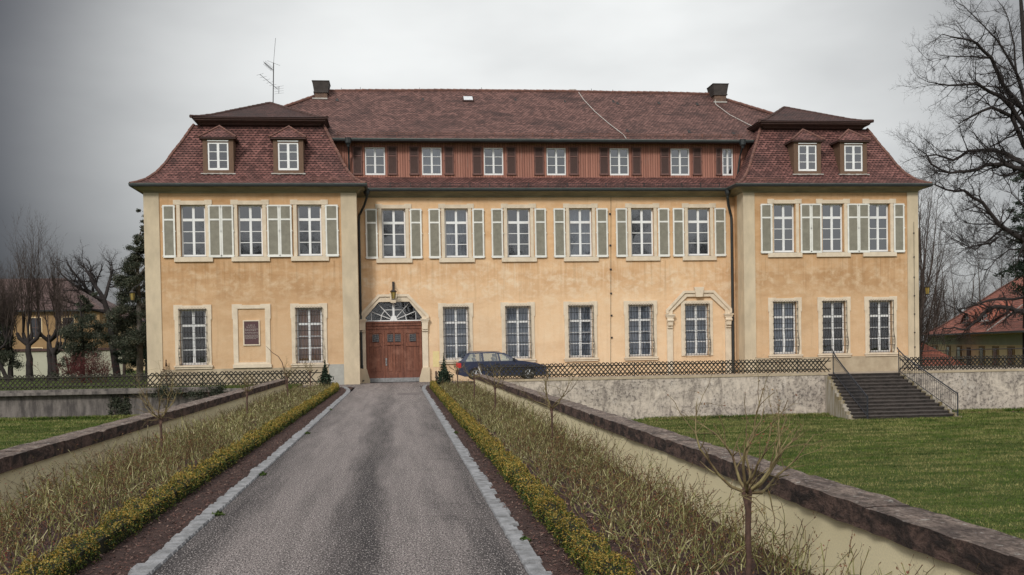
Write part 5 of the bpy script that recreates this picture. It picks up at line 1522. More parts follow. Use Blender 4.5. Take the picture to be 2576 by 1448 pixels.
# standard roses
def standard(x, y, h, ch, cw, label, seed, r0=0.022, limbs=6, pale=True, lean=0.0, root=None):
    r_ = np.random.default_rng(seed); zb = bed_z(x)
    t = empty('standard_rose', (x, y, zb), label, 'rose tree', 'pruned standard roses in the beds')
    q = MB(); pts = [(x + lean * k / 6 + r_.normal() * 0.004, y + r_.normal() * 0.004, zb + h * k / 6) for k in range(7)]
    q.tube(pts, [r0 * 1.1, r0, r0 * 0.95, r0, r0 * 0.95, r0 * 1.05, r0 * 1.7], 8)
    q.lathe(pts[-1], [(r0 * 1.2, -0.05), (r0 * 1.9, -0.01), (r0 * 1.5, 0.035), (r0 * .5, 0.06)], 8)
    q.build('stem', M['stem'], t, smooth=True)
    S = []; top = np.array(pts[-1])
    for k in range(limbs):
        a = 2 * math.pi * k / limbs + r_.uniform(-.4, .4); c = r_.uniform(0.55, 1.3) * cw
        big = r0 * 0.60
        p = top.copy(); d = np.array([math.cos(a) * c, math.sin(a) * c, 0.28]); d /= np.linalg.norm(d)
        n = 7; L = ch * r_.uniform(0.75, 1.12); st = L / n
        for i in range(n):
            d = d + r_.normal(size=3) * 0.27 + np.array([0, 0, 0.26]); d /= np.linalg.norm(d)
            qn = p + d * st; ra = big * (1 - 0.75 * i / n); rb = big * (1 - 0.75 * (i + 1) / n)
            S.append((*p, *qn, ra, rb))
            if i >= 1:
                for _ in range(2):
                    if r_.random() < 0.72:
                        e = d + r_.normal(size=3) * 0.55 + np.array([0, 0, .25]); cane(r_, qn, e, L * r_.uniform(0.18, 0.45), rb * 0.6, 4, S, 0.28, 0.22, 1)
            p = qn
    for k in range(5):
        a = r_.uniform(0, 6.28); cane(r_, top, (math.cos(a), math.sin(a), 0.15), ch * 0.45, r0 * 0.22, 6, S, 0.35, 0.05, 1)
    S = np.array(S); V, F = seg_tubes(S, 5)
    np_mesh('crown', V, F, M['roselimb'], t)
    ends = S[S[:, 7] < r0 * 0.16][:, 3:6]; ends = ends[r_.random(len(ends)) < 0.22]
    if len(ends):
        V, F = leaf_cloud(ends, r0 * 0.42, r_); np_mesh('dry_leaves', V, F, M['roseleaf'], t)
    return t
M['roselimb'] = simple('rose_limb', (0.24, 0.20, 0.09), (0.09, 0.048, 0.032), 14, 0.75, (1, 1, 0.6), 0.003, fine=50)
standard(2.69, 7.8, 0.76, 0.98, 1.6, 'largest and nearest bare standard rose, with a thick dark stem', 5, 0.024, 8)
standard(2.80, 18.9, 0.78, 0.95, 0.8, 'second nearest bare standard rose in the right bed, in front of the cream parapet', 6, 0.018, 6)
standard(2.46, 26.5, 0.85, 0.70, 0.75, 'bare standard rose in the middle of the right bed, third from the camera', 7, 0.020, 6)
standard(2.62, 36.0, 0.85, 0.65, 0.75, 'pale stemmed standard rose in the right bed before the rear of the car', 8, 0.024, 5)
standard(2.55, 45.0, 0.90, 0.60, 0.75, 'farthest standard rose in the right bed, beside the dark conifer shrub', 9, 0.026, 5)
standard(-4.10, 18.4, 0.80, 0.85, 0.8, 'nearest bare standard rose in the left bed, its crown against the moat wall', 10, 0.020, 8)
standard(-4.10, 28.6, 0.85, 0.50, 0.7, 'short crowned standard rose in the left bed, second from the camera', 11, 0.022, 6)
standard(-4.00, 38.0, 0.95, 0.60, 0.6, 'bare standard rose in the left bed below the blind window', 12, 0.024, 5)
standard(-3.90, 46.5, 0.95, 0.60, 0.6, 'farthest standard rose in the left bed, near the dark conifer shrub', 13, 0.026, 5)
r_ = np.random.default_rng(3); S = []
P = [(-4.75, 44.6, 0.2), (-4.80, 44.6, 0.9), (-4.90, 44.6, 1.30), (-5.05, 44.6, 1.55), (-5.3, 44.6, 1.72), (-5.55, 44.6, 2.0)]
t = empty('rose_shoot', P[0], 'single long curved shoot rising in front of the blind window', 'shoot')
q = MB(); q.tube(P, [0.022, 0.02, 0.018, 0.015, 0.012, 0.006], 5); q.build('cane', M['stem'], t)

# conifer shrubs at the head of the beds
def shrub(name, x, y, z, w, h, n, label, mat, size, seed, cat='shrub', spike=0.4, core=None):
    r_ = np.random.default_rng(seed)
    t = empty(name, (x, y, z), label, cat)
    k = r_.random(n); zz = k ** 0.85
    prof = np.sin(np.clip(zz * 1.05 + 0.12, 0, 1) * math.pi) ** 0.65
    a = r_.uniform(0, 6.28, n); lump = 1 + 0.28 * np.sin(a * 3 + zz * 9 + seed) + spike * (r_.random(n) ** 5)
    rr_ = w / 2 * prof * (0.35 + 0.65 * r_.random(n) ** 0.4) * lump
    P = np.stack([x + rr_ * np.cos(a), y + rr_ * np.sin(a), z + h * zz * (1 + 0.12 * spike * r_.normal(size=n) * (zz > .7))], axis=1)
    V, F = leaf_cloud(P, size, r_, 0.5)
    np_mesh('foliage', V, F, mat, t)
    q = MB(); q.tube([(x, y, z - 0.1), (x, y, z + h * 0.7)], [w * 0.05, w * 0.015], 6); q.build('stem', M['stem'], t)
    return t
shrub('conifer_shrub', -3.42, 49.0, -0.15, 0.42, 1.15, 2600, 'small dark conifer shrub at the far end of the left rose bed', M['conifer'], 0.05, 41, spike=1.3)
shrub('conifer_shrub', 2.12, 48.6, -0.15, 0.50, 1.22, 3200, 'small dark conifer shrub at the far end of the right rose bed, behind the car', M['conifer'], 0.05, 42, spike=1.3)
def ivy_mat(x0, x1, z0, z1, n, label, seed, y=50.37):
    r_ = np.random.default_rng(seed); t = empty('ivy', ((x0 + x1) / 2, y, z0), label, 'ivy')
    m_ = 26; cx = r_.uniform(x0, x1, m_); cz = z0 + (z1 - z0) * r_.random(m_) ** 0.8
    k = r_.integers(m_, size=n)
    P = np.stack([cx[k] + r_.normal(size=n) * .09, y - np.abs(r_.normal(size=n)) * .05, cz[k] + r_.normal(size=n) * .13], 1)
    V, F = leaf_cloud(P, 0.045, r_); np_mesh('foliage', V, F, M['ivy'], t)
    q = MB()
    for i in range(4): q.tube([(x0 + (x1 - x0) * (.2 + .2 * i), y + .01, z0 - .05), (x0 + (x1 - x0) * (.3 + .15 * i), y + .01, z1)], .012, 4)
    q.build('stem', M['stem'], t)
ivy_mat(-13.5, -12.7, -1.2, 0.0, 1500, 'ivy strip climbing the dark moat wall where the lawn narrows', 43)
ivy_mat(-11.6, -8.2, -0.35, 0.15, 1500, 'ivy trailing over the ledge of the dark moat wall beside the parapet', 44, 50.10)
ivy_mat(-18.9, -18.6, -1.2, -0.6, 250, 'small ivy tuft low on the moat wall at the left edge', 46)
shrub('climbing_plant', -11.6, 53.5, 0.1, 0.5, 1.3, 160, 'sparse climber at the foot of the left corner strip', M['brownleaf'], 0.05, 45, 'climber')
for i, (x, y) in enumerate(((-2.0, 11.6), (-1.98, 15.2), (-1.98, 22.5), (-2.03, 31.0), (1.12, 9.4), (1.16, 21.5))):
    shrub('weed_tuft', x, y, 0.0, 0.11, 0.05, 110, ['small green weed in the left kerb nearest the camera', 'second small green weed in the left kerb', 'third small green weed along the left kerb', 'farthest small green weed at the left kerb', 'small yellowish weed by the right kerb near the camera', 'small green weed behind the right kerb further up the drive'][i], M['blade'], 0.018, 50 + i, 'weed')
# fallen pale leaves in the beds
flakes('fallen_leaves', 260, (1.8, 3.5), (6, 30), bed_z, 0.028, simple('pale_dead_leaf', (0.45, 0.30, 0.22), (0.30, 0.18, 0.12), 9, 0.8), 1.5)
flakes('fallen_leaves', 900, (12, 34), (48.2, 49.9), lambda v: -1.895, 0.05, M['brownleaf'], 0.7)

# grass blades on the lawns (nearer parts), ragged edges at the walls
def blades(name, n, xr, yr, z, size, seed, dens=1.5):
    r_ = np.random.default_rng(seed)
    y = yr[0] + (yr[1] - yr[0]) * r_.random(n) ** dens; x = r_.uniform(*xr, n)
    h = size * r_.uniform(0.5, 1.5, n) * (1 + (y - yr[0]) / 30)
    a = r_.uniform(0, 6.28, n); wv = 0.16 * h
    lx, ly = r_.normal(size=n) * 0.45 * h, r_.normal(size=n) * 0.45 * h
    V = np.zeros((n, 3, 3))
    V[:, 0] = np.stack([x - np.cos(a) * wv, y - np.sin(a) * wv, np.full(n, z)], 1)
    V[:, 1] = np.stack([x + np.cos(a) * wv, y + np.sin(a) * wv, np.full(n, z)], 1)
    V[:, 2] = np.stack([x + lx, y + ly, z + h], 1)
    return tag(np_mesh(name, V.reshape(-1, 3), np.arange(3 * n).reshape(n, 3), M['lawnblade']), kind='stuff')
blades('grass', 300000, (5.5, 30), (14, 50), -1.9, 0.032, 61)
blades('grass', 130000, (-24, -8), (22, 50.4), -1.22, 0.032, 62)
blades('grass', 9000, (12, 34), (49.2, 49.95), -1.9, 0.12, 63)
blades('grass', 6000, (-20, -8), (49.6, 50.4), -1.22, 0.12, 64)
# daisies
flakes('daisies', 60, (16, 24), (17, 30), lambda v: -1.85, 0.022, M['postwhite'], 1.0)

# ------------------------------------------------------------------ trees
def grow(r_, p, d, L, r0, lev, S, P):
    """P: dict(n segs, kids, spread, up, shrink)"""
    n = P['n'][lev]; st = L / n
    p = np.array(p, float); d = np.array(d, float); d /= np.linalg.norm(d)
    for i in range(n):
        d = d + r_.normal(size=3) * P['wig'][lev] + np.array([0, 0, P['up'][lev]]); d /= np.linalg.norm(d)
        q = p + d * st; ra = r0 * (1 - P['tap'] * i / n); rb = r0 * (1 - P['tap'] * (i + 1) / n)
        S.append((*p, *q, ra, rb))
        if lev + 1 < len(P['n']) and i >= P['first'][lev]:
            k = P['kids'][lev]; k = int(k) + (r_.random() < k - int(k))
            for _ in range(k):
                a = r_.normal(size=3); a -= a.dot(d) * d; a /= np.linalg.norm(a)
                sp = P['spread'][lev] * r_.uniform(0.7, 1.3)
                e = d * math.cos(sp) + a * math.sin(sp)
                grow(r_, q, e, L * P['len'][lev] * r_.uniform(0.6, 1.15) * (1 - 0.35 * i / n), max(rb * P['thin'], 0.004), lev + 1, S, P)
        p = q
def tree_from(name, S, base, label, cat, group, bark, twigbark=None, rt=0.035, sides=5):
    S = np.array(S); t = empty(name, base, label, cat, group)
    big = S[S[:, 6] >= rt]; sm = S[S[:, 6] < rt]
    V, F = seg_tubes(big, 7); np_mesh('trunk', V, F, bark, t, smooth=True)
    V, F = seg_tubes(sm, 3); np_mesh('crown', V, F, twigbark or bark, t)
    return t
GT = 'bare trees behind the palace'
# great tree at the right: main limbs, then twigs
LIMBS = [
[(37.23, 15.81), (36.8, 17.32), (36.64, 19.15), (36.25, 20.75), (35.57, 21.81)],
[(37.24, 16.24), (36.58, 17.85), (35.78, 19.13), (35.1, 19.87), (33.97, 20.93), (32.84, 21.76)],
[(37.22, 14.41), (36.45, 15.48), (35.76, 16.12), (34.62, 16.65), (33.71, 16.8), (32.57, 16.73), (31.21, 16.93)],
[(37.23, 15.27), (35.99, 16.66), (35.2, 18.37), (34.3, 19.22), (33.5, 19.47), (32.14, 19.72)],
[(35.2, 18.37), (33.95, 18.46), (32.58, 18.45), (31.56, 18.11)],
[(37.22, 13.22), (36.44, 14.94), (35.18, 15.47), (33.92, 14.92), (33.12, 14.49)],
[(37.21, 12.14), (36.2, 12.67), (35.05, 12.97), (33.68, 12.88), (32.76, 12.34), (31.74, 12.66), (30.72, 12.55)],
[(37.21, 11.81), (35.96, 12.13), (34.81, 12.08), (33.78, 11.7), (32.53, 11.59), (31.39, 12.12), (30.61, 12.98)],
[(37.19, 9.64), (36.41, 10.4), (35.96, 11.27), (35.62, 11.92)],
[(37.18, 7.58), (35.71, 8.46), (34.57, 9.87), (33.43, 10.57), (32.29, 10.62), (31.16, 11.05)],
[(35.94, 8.46), (34.1, 8.57), (33.07, 8.9)],
[(35.93, 8.35), (34.09, 7.06), (32.72, 7.72)],
[(37.15, 3.4), (36.6, 3.41), (36.05, 3.61), (35.35, 3.68), (34.94, 3.49), (34.38, 3.05), (34.04, 2.79), (33.48, 2.34), (32.73, 2.49), (32.05, 2.43)],
[(37.15, 4.22), (35.5, 4.14), (34.53, 3.95), (33.42, 3.58), (33.01, 3.52), (32.47, 3.79)],
[(33.01, 3.52), (33.56, 3.25), (34.04, 2.99), (34.66, 2.59)],
[(37.17, 7.05), (36.21, 7.06), (35.37, 6.48), (34.82, 5.9), (34.13, 5.65)],
[(35.52, 7.78), (34.69, 7.39), (34.14, 7.33), (33.8, 7.17), (33.18, 7.37), (32.77, 7.73)],
[(37.18, 7.51), (36.56, 7.64), (35.87, 7.91), (34.83, 7.98)]]
r_ = np.random.default_rng(77); S = []
trunk = [(39.5, 58, -0.3, 0.62), (39.4, 58, 4, 0.52), (39.0, 58, 8, 0.44), (38.3, 58, 12, 0.36), (37.8, 58, 15, 0.27), (37.3, 58, 19, 0.16), (36.9, 58, 24, 0.05)]
for a, b in zip(trunk[:-1], trunk[1:]): S.append((*a[:3], *b[:3], a[3], b[3]))
tw = dict(n=[5, 4, 4], wig=[0.20, 0.26, 0.30], up=[0.05, 0.07, 0.10], kids=[2.0, 2.0, 0], first=[1, 0, 0], spread=[0.75, 0.8, 0.8], len=[0.52, 0.6, 0.5], thin=0.52, tap=0.6)
for li, L in enumerate(LIMBS):
    low = L[0][1] < 5; yb = 58.0 if not low else 56.0
    dy = r_.uniform(-2.6, 2.6) if not low else r_.uniform(-0.8, 0.2)
    pts = []
    if L[0][0] > 37.1: pts.append((38.9 if L[0][1] < 14 else 38.0, yb if not low else 58, max(2.5, L[0][1] - (1.8 if not low else -0.6))))
    for k, (x, z) in enumerate(L): 
        f = k / (len(L) - 1); s_ = (yb + dy * f) / 58.0
        pts.append((x * s_, 58 * s_, 1.8 + (z - 1.8) * s_))
    n = len(pts); r0 = (0.17 if li in (2, 3, 5, 6, 7, 9) else 0.10) if not low else (0.17 if li == 12 else 0.10)
    if li in (4, 8, 10, 11, 14, 15, 16, 17): r0 = 0.06
    for k in range(n - 1):
        a, b = np.array(pts[k]), np.array(pts[k + 1]); ra, rb = r0 * (1 - 0.82 * k / (n - 1)), r0 * (1 - 0.82 * (k + 1) / (n - 1))
        m1 = a + (b - a) / 2 + r_.normal(size=3) * 0.05
        S.append((*a, *m1, ra, (ra + rb) / 2)); S.append((*m1, *b, (ra + rb) / 2, rb))
        for c, rr_ in ((a, ra), (m1, (ra + rb) / 2), (b, rb)):
            if k == 0 and L[0][0] > 37.1: continue
            for _ in range(1 if low else 2):
                d = (b - a) / np.linalg.norm(b - a); e = d * 0.55 + r_.normal(size=3) * 0.55 + np.array([-0.1, 0, 0.22 if r_.random() < 0.7 else -0.35])
                grow(r_, c, e, r_.uniform(1.0, 2.1) * (0.7 if low else 1), max(rr_ * 0.45, 0.018), 0, S, tw)
for k in range(9):          # unseen and half seen limbs towards the right and back
    a = r_.uniform(-1.2, 1.3); z = r_.uniform(8, 20)
    grow(r_, (38.4, 58, z), (math.cos(a), math.sin(a), 0.7), 6, 0.14, 0, S, dict(n=[6, 5, 4, 3], wig=[0.12, 0.2, 0.25, .3], up=[0.05, 0.05, .08, .08], kids=[1.3, 1.5, 1.4, 0], first=[1, 0, 0, 0], spread=[0.7, 0.8, 0.8, .8], len=[0.5, 0.5, 0.5, .5], thin=0.6, tap=0.6))
S = [s for s in S]
tree_from('broad_bare_tree', S, (39.5, 58, -0.3), 'great bare tree with long arching limbs at the right edge of the picture', 'tree', None, M['bark'], M['bark'], 0.05)
# slim bare trees beyond, right side: three meshes copied
slim = dict(n=[9, 6, 5, 4], wig=[0.05, 0.14, 0.2, 0.25], up=[0.06, 0.10, 0.10, 0.08], kids=[2.6, 1.7, 1.6, 0], first=[1, 1, 0, 0], spread=[0.65, 0.6, 0.7, 0.7], len=[0.32, 0.45, 0.5, 0.5], thin=0.5, tap=0.85)
protos = []
for k in range(3):
    r_ = np.random.default_rng(90 + k); S = []
    grow(r_, (0, 0, 0), (0.03 * k, 0, 1), 15 + k, 0.13, 0, S, slim)
    if k == 1: grow(r_, (0, 0, 1.0), (0.28, 0.1, 1), 12, 0.09, 0, S, slim)
    protos.append(S)
slabs = ['slim bare tree in the thicket right of the palace, nearest its corner', 'bare tree behind the right lantern', 'bare twiggy tree left of the red roof', 'slender bare tree between lantern and red roof', 'bare tree rising just over the left slope of the red roof', 'bare tree over the middle of the red roof', 'bare tree above the eyebrow windows of the red roof', 'tall thin bare tree behind the peak of the red roof', 'bare tree deep in the thicket behind the palace corner', 'faint bare tree farthest back in the thicket', 'bare tree farthest right behind the red roof', 'bare tree at the right edge behind the great tree', 'second bare tree from the palace corner', 'bare tree just right of the right lantern', 'bare forked tree before the small red gable', 'thin bare tree over the end of the red eaves', 'bare tree between the small red gable and the lantern', 'bare forked tree over the first eyebrow window', 'bare tree over the second eyebrow window', 'bare tree right of the eyebrow windows behind the roof slope', 'nearest slim bare tree of the thicket', 'bare forked tree near the roof peak']
spots = [(42.5, 82, 0), (45.5, 86, 1), (50.6, 97, 2), (49.0, 95, 0), (66.0, 121, 1), (71.0, 123, 2), (68.5, 122, 0), (76.0, 124, 1), (51.5, 99, 2), (54.0, 104, 0), (81.0, 126, 1), (85.0, 128, 2), (44.0, 84, 2), (47.2, 89.5, 0), (46.2, 88, 1), (63.5, 118, 0), (48.4, 93, 1), (73.5, 124, 2), (78.5, 125, 1), (83.0, 127, 0), (41.2, 80.5, 0), (75.0, 132, 2)]
done = {}
for i, (x, y, k) in enumerate(spots):
    if k not in done:
        done[k] = tree_from('slim_bare_tree', protos[k], (0, 0, 0), slabs[i], 'tree', GT, M['barkbrown'], M['barkbrown'], 0.05)
        o = done[k]; o.location = (x, y, -1.5); o.rotation_euler = (0, 0, i * 1.3)
    else:
        o = copy_tree(done[k], (x, y, -1.5), i * 1.7, 0.85 + 0.05 * (i % 5), label=slabs[i])
# undergrowth of the thicket
def thicket(x0, x1, y0, y1, n, h, label, seed, m):
    r_ = np.random.default_rng(seed); S = []
    for i in range(n):
        p = (r_.uniform(x0, x1), r_.uniform(y0, y1), -1.5)
        grow(r_, p, (r_.normal() * .15, r_.normal() * .15, 1), h * r_.uniform(.6, 1.1), 0.045, 0, S, dict(n=[6, 4, 3], wig=[0.12, .25, .3], up=[.05, .05, .05], kids=[1.7, 1.4, 0], first=[1, 0, 0], spread=[.6, .8, .8], len=[.4, .5, .5], thin=.6, tap=.7))
    V, F = seg_tubes(np.array(S), 3)
    o = np_mesh('undergrowth', V, F, m); tag(o, label, 'undergrowth', kind='stuff')
thicket(44.5, 50.5, 90, 97, 60, 7.5, 'brown tangled undergrowth behind the palace corner and lantern', 71, M['barkbrown'])
thicket(62, 100, 126, 140, 330, 10, 'brown tangled undergrowth behind the big red roof', 72, M['barkbrown'])

# left side trees
def pollard(x, y, z, h, lean, seed, label, trunk_h=2.6, r0=0.34, shoots=16, sh=6.5, wid=0.2):
    r_ = np.random.default_rng(seed); S = []
    p = np.array([x, y, z - 0.1]); d = np.array([lean, 0, 1.0]); d /= np.linalg.norm(d)
    for i in range(5):
        q = p + d * trunk_h / 5 + r_.normal(size=3) * 0.05; S.append((*p, *q, r0 * (1 - .07 * i) * r_.uniform(.9, 1.15), r0 * (1 - .07 * (i + 1)))); p = q
    heads = []
    for k in range(4):
        a = r_.uniform(0, 6.28); e = np.array([math.cos(a) * .9, math.sin(a) * .9, 0.75]); q = p + e * 0.55; S.append((*p, *q, r0 * .62, r0 * .5)); q2 = q + np.array([e[0] * .2, e[1] * .2, .35]); S.append((*q, *q2, r0 * .55, r0 * .42)); heads.append(q2)
    heads.append(p + np.array([0, 0, .4])); S.append((*p, *heads[-1], r0 * .6, r0 * .5))
    P = dict(n=[9, 5, 4], wig=[0.035, .10, .15], up=[.08, .12, .1], kids=[2.2, 1.8, 0], first=[1, 1, 0], spread=[.60, .5, .5], len=[.36, .42, .5], thin=.5, tap=.85)
    for k in range(shoots):
        b = heads[r_.integers(len(heads))]; a = r_.uniform(0, 6.28); c = r_.uniform(0, wid)
        grow(r_, b, (math.cos(a) * c, math.sin(a) * c, 1), sh * r_.uniform(.55, 1.05), r_.uniform(.03, .075), 0, S, P)
    return tree_from('pollard_tree', S, (x, y, z), label, 'tree', 'pollarded trees by the garden wall', M['bark'], M['barkbrown'], 0.06)
pollard(-23.7, 70, 0.1, 9, 0.0, 101, 'tallest pollarded tree, its upright shoots topping the others before the ochre house', 2.4, 0.25, 15, 6.6, .14)
pollard(-22.7, 70.5, 0.1, 8, 0.04, 102, 'pollarded tree with a straight trunk between the knobbly one and the forked one', 2.5, 0.22, 14, 5.8, .16)
pollard(-21.9, 69, 0.1, 7, 0.03, 103, 'forked pollarded tree beside the dark evergreen', 1.9, 0.22, 10, 3.6, .35)
pollard(-24.9, 69.5, 0.1, 7, -0.5, 104, 'leaning pollarded tree nearest the left edge', 2.0, 0.15, 18, 5.0, .5)
pollard(-26.4, 74, 0.1, 7, 0.0, 105, 'dense low pollarded tree at the left edge of the picture', 2.0, 0.20, 30, 5.2, .45)
# broad bare tree
r_ = np.random.default_rng(120); S = []
tk = [(-19.3, 74, 0.0, .27), (-19.6, 74, 2.4, .23), (-19.75, 74, 4.3, .20), (-20.1, 74, 5.5, .17)]
for a, b in zip(tk[:-1], tk[1:]): S.append((*a[:3], *b[:3], a[3], b[3]))
BP = dict(n=[7, 5, 4, 3], wig=[0.16, .22, .28, .3], up=[.05, .06, .07, .05], kids=[2.1, 1.9, 1.6, 0], first=[1, 0, 0, 0], spread=[.65, .75, .8, .8], len=[.48, .5, .5, .5], thin=.58, tap=.75)
for b, d, L, r0 in ((( -20.1, 74, 5.5), (-.5, .1, 1), 4.0, .17), ((-20.1, 74, 5.5), (-1.0, -.2, .45), 3.8, .14), ((-19.8, 74, 4.6), (-1.2, .2, .1), 3.8, .12), ((-19.75, 74, 4.3), (.75, .1, 1), 5.6, .17), ((-19.7, 74, 3.8), (-1.3, -.1, -.08), 2.9, .09), ((-20.1, 74, 5.5), (.1, .3, 1), 3.8, .14), ((-20, 74, 5.2), (-.9, .5, .8), 4.0, .13), ((-19.6, 74, 3.5), (.6, -.4, .6), 3, .10)):
    grow(r_, b, d, L, r0, 0, S, BP)
broad = tree_from('broad_bare_tree', S, (-19.3, 74, 0), 'bare tree with twisting limbs between the pollards and the dark ivy clad tree', 'tree', None, M['bark'], M['bark'], 0.05)
r_ = np.random.default_rng(121); S = []
grow(r_, (-20.4, 80, 0), (0.05, 0, 1), 6, .14, 0, S, slim)
tree_from('slim_bare_tree', S, (-20.4, 80, 0), 'small bare tree in front of the white gable', 'tree', None, M['barkbrown'], M['barkbrown'], .05)
# evergreen masses as foliage clumps on real trunks
def evergreen(name, x, y, z, blobs, n, size, mat, label, seed, trunk_h, tr=0.2, bare=None, cat='tree', bark='bark'):
    r_ = np.random.default_rng(seed); t = empty(name, (x, y, z), label, cat)
    Ps = []
    tot = sum(b[3] * b[4] for b in blobs)
    for (bx, by, bz, rw, rh) in blobs:
        k = int(n * rw * rh / tot)
        c = r_.normal(size=(int(10 + rw * rh * 6), 3)) * np.array([rw, rw, rh]) * 0.46 + np.array([bx, by, bz])
        idx = r_.integers(len(c), size=k)
        Ps.append(c[idx] + r_.normal(size=(k, 3)) * np.array([.30, .30, .20]) * min(rw, 1.4) * 0.62)
    P = np.concatenate(Ps); P = P[P[:, 2] > z + 0.05]
    V, F = leaf_cloud(P, size, r_, 0.1)
    np_mesh('foliage', V, F, mat, t)
    q = MB(); q.tube([(x, y, z - .1), (x + .05, y, z + trunk_h * .5), (x, y, z + trunk_h)], [tr, tr * .75, tr * .3], 8)
    for b in blobs[::2]: q.tube([(x, y, max(z + .5, b[2] - 1.2)), ((x + b[0]) / 2, (y + b[1]) / 2, b[2] - .5), (b[0], b[1], b[2])], [tr * .35, tr * .22, tr * .08], 5)
    q.build('trunk', M[bark], t)
    return t
evergreen('ivy_clad_tree', -15.9, 66, 0.1, [(-15.5, 66, 9.6, .35, .8), (-15.6, 66, 8.5, .6, 1.0), (-15.9, 66, 7.2, .8, 1.2), (-16.2, 66, 5.6, 1.0, 1.4), (-16.4, 66, 4.0, 1.1, 1.3), (-16.1, 66, 2.6, 1.1, 1.1), (-14.9, 66, 7.6, .8, 1.6), (-14.8, 66, 3.6, 1.0, 1.6)], 90000, 0.045, M['ivy'], 'tall dark ivy clad tree against the left corner of the palace', 131, 8.2, .22, bark='barkgrey')
evergreen('conifer_tree', -16.4, 70, 0.1, [(-16.2, 70, 1.6, 1.2, 1.1), (-17.0, 70, 2.2, 1.0, 1.0), (-15.6, 70, 3.4, 1.0, 1.2), (-17.4, 70, 1.3, .8, .8)], 30000, 0.045, M['conifer'], 'low dark conifer at the foot of the ivy clad tree', 132, 4.2, .15)
evergreen('conifer_tree', -19.9, 68, 0.1, [(-19.5, 68, 5.0, .45, .8), (-19.7, 68, 4.0, .8, .8), (-20.0, 68, 3.0, 1.1, .8), (-19.8, 68, 2.0, 1.2, .8), (-20.5, 68, 1.3, .8, .7), (-18.9, 68, 3.2, .9, .9)], 30000, 0.045, M['ivy'], 'brownish evergreen in front of the ochre house', 133, 5.0, .15)
evergreen('ivy_clad_tree', -27.3, 74, 0.1, [(-27.3, 74, 3.5, 1.2, 1.6), (-26.8, 74, 2.2, 1.1, 1.2), (-27.8, 74, 5.0, .9, 1.3)], 24000, 0.05, M['ivy'], 'dark ivy clad tree at the left edge', 134, 6.0, .25)
evergreen('conifer_tree', 45.0, 70, -1.5, [(45, 70, 12.0, .8, 2.2), (45, 70, 9.0, 1.3, 2.2), (45.2, 70, 6.5, 1.7, 2.0)], 9000, 0.09, M['conifer'], 'dark pine showing through the limbs of the great tree at the right edge', 135, 15, .3)
# red twig bush
r_ = np.random.default_rng(140); S = []
for i in range(90):
    a = r_.uniform(0, 6.28); c = r_.uniform(.1, .9)
    grow(r_, (-18.2 + r_.normal() * .7, 63 + r_.normal() * .5, .1), (math.cos(a) * c, math.sin(a) * c, .9), 1.5 * r_.uniform(.6, 1.15), .014, 0, S, dict(n=[5, 4], wig=[.15, .25], up=[.02, .05], kids=[2.2, 0], first=[1, 0], spread=[.6, .7], len=[.45, .5], thin=.65, tap=.6))
t = empty('red_twig_bush', (-18.2, 63, .1), 'wide dark red twiggy bush before the trees on the upper lawn', 'bush')
V, F = seg_tubes(np.array(S), 3); np_mesh('twigs', V, F, M['redtwig'], t)
t2 = np.array(S)[:, 3:6]; V, F = leaf_cloud(t2, 0.035, r_); np_mesh('buds', V, F, M['redtwig'], t)

# garden wall and houses behind
t = empty('garden_wall', (-34, 82, 0), 'long pale garden wall with dark coping behind the pollarded trees', 'wall')
part('wall_face', M['palewall'], (-60, -21.0, 82, 82.3, -0.2, 2.05), parent=t)
part('wall_cap', M['ridgeD'], (-60, -20.9, 81.9, 82.4, 2.05, 2.25), parent=t)
def house(name, label, x0, x1, y0, y1, z0, ze, zr, wallm, roofm, wins, hipL=0.0, hipR=0.0, over=0.4, cat='house', wz=None):
    t = empty(name, ((x0 + x1) / 2, (y0 + y1) / 2, z0), label, cat)
    q = MB(); q.box(x0, x1, y0, y1, z0, ze); q.build('wall', wallm, t)
    ym = (y0 + y1) / 2; a, b = x0 - over, x1 + over; c, d = y0 - over, y1 + over
    q = MB()
    slope(q, [(a, c, ze - .1), (b, c, ze - .1), (b - hipR, ym, zr), (a + hipL, ym, zr)])
    slope(q, [(b, d, ze - .1), (a, d, ze - .1), (a + hipL, ym, zr), (b - hipR, ym, zr)])
    slope(q, [(b, c, ze - .1), (b, d, ze - .1), (b - hipR, ym, zr)]); slope(q, [(a, d, ze - .1), (a, c, ze - .1), (a + hipL, ym, zr)])
    q.build('roof', roofm, t)
    q = MB(); q.box(a, b, c - .06, c + .06, ze - .22, ze - .09); q.build('gutter', M['zinc'], t)
    for (wx, za, zb, hw) in wins:
        q = MB(); q.box(wx - hw - .08, wx + hw + .08, y0 - .05, y0 + .02, za - .08, zb + .08); f = q.build('window', M['creamhouse'] if wallm is M['ochre'] else M['trim'], t)
        q = MB(); q.box(wx - hw, wx + hw, y0 - .07, y0 + .0, za, zb); q.build('pane', M['darkpane'], f)
        q = MB(); q.box(wx - .03, wx + .03, y0 - .085, y0, za, zb); q.box(wx - hw, wx + hw, y0 - .08, y0, (za + zb) / 2 - .03, (za + zb) / 2 + .03); q.build('glazing_bars', M['brown'], f)
    return t
house('ochre_house', 'ochre house with a long brown roof behind the pollarded trees', -48, -27.6, 100, 110, -0.3, 6.0, 9.2, M['ochre'], M['tileL'], [(-33.3, 3.4, 5.2, .5), (-30.4, 3.4, 5.2, .5), (-36.3, 3.4, 5.2, .5), (-33.3, .6, 2.4, .5), (-30.4, .6, 2.4, .5)], 0, 5.0)
house('white_house', 'pale house with a low brown roof glimpsed right of the ochre house', -27.0, -22.5, 104, 112, -0.3, 5.0, 6.8, M['creamhouse'], M['tileL'], [(-25.6, 2.2, 3.8, .5)], 1.5, 1.5)
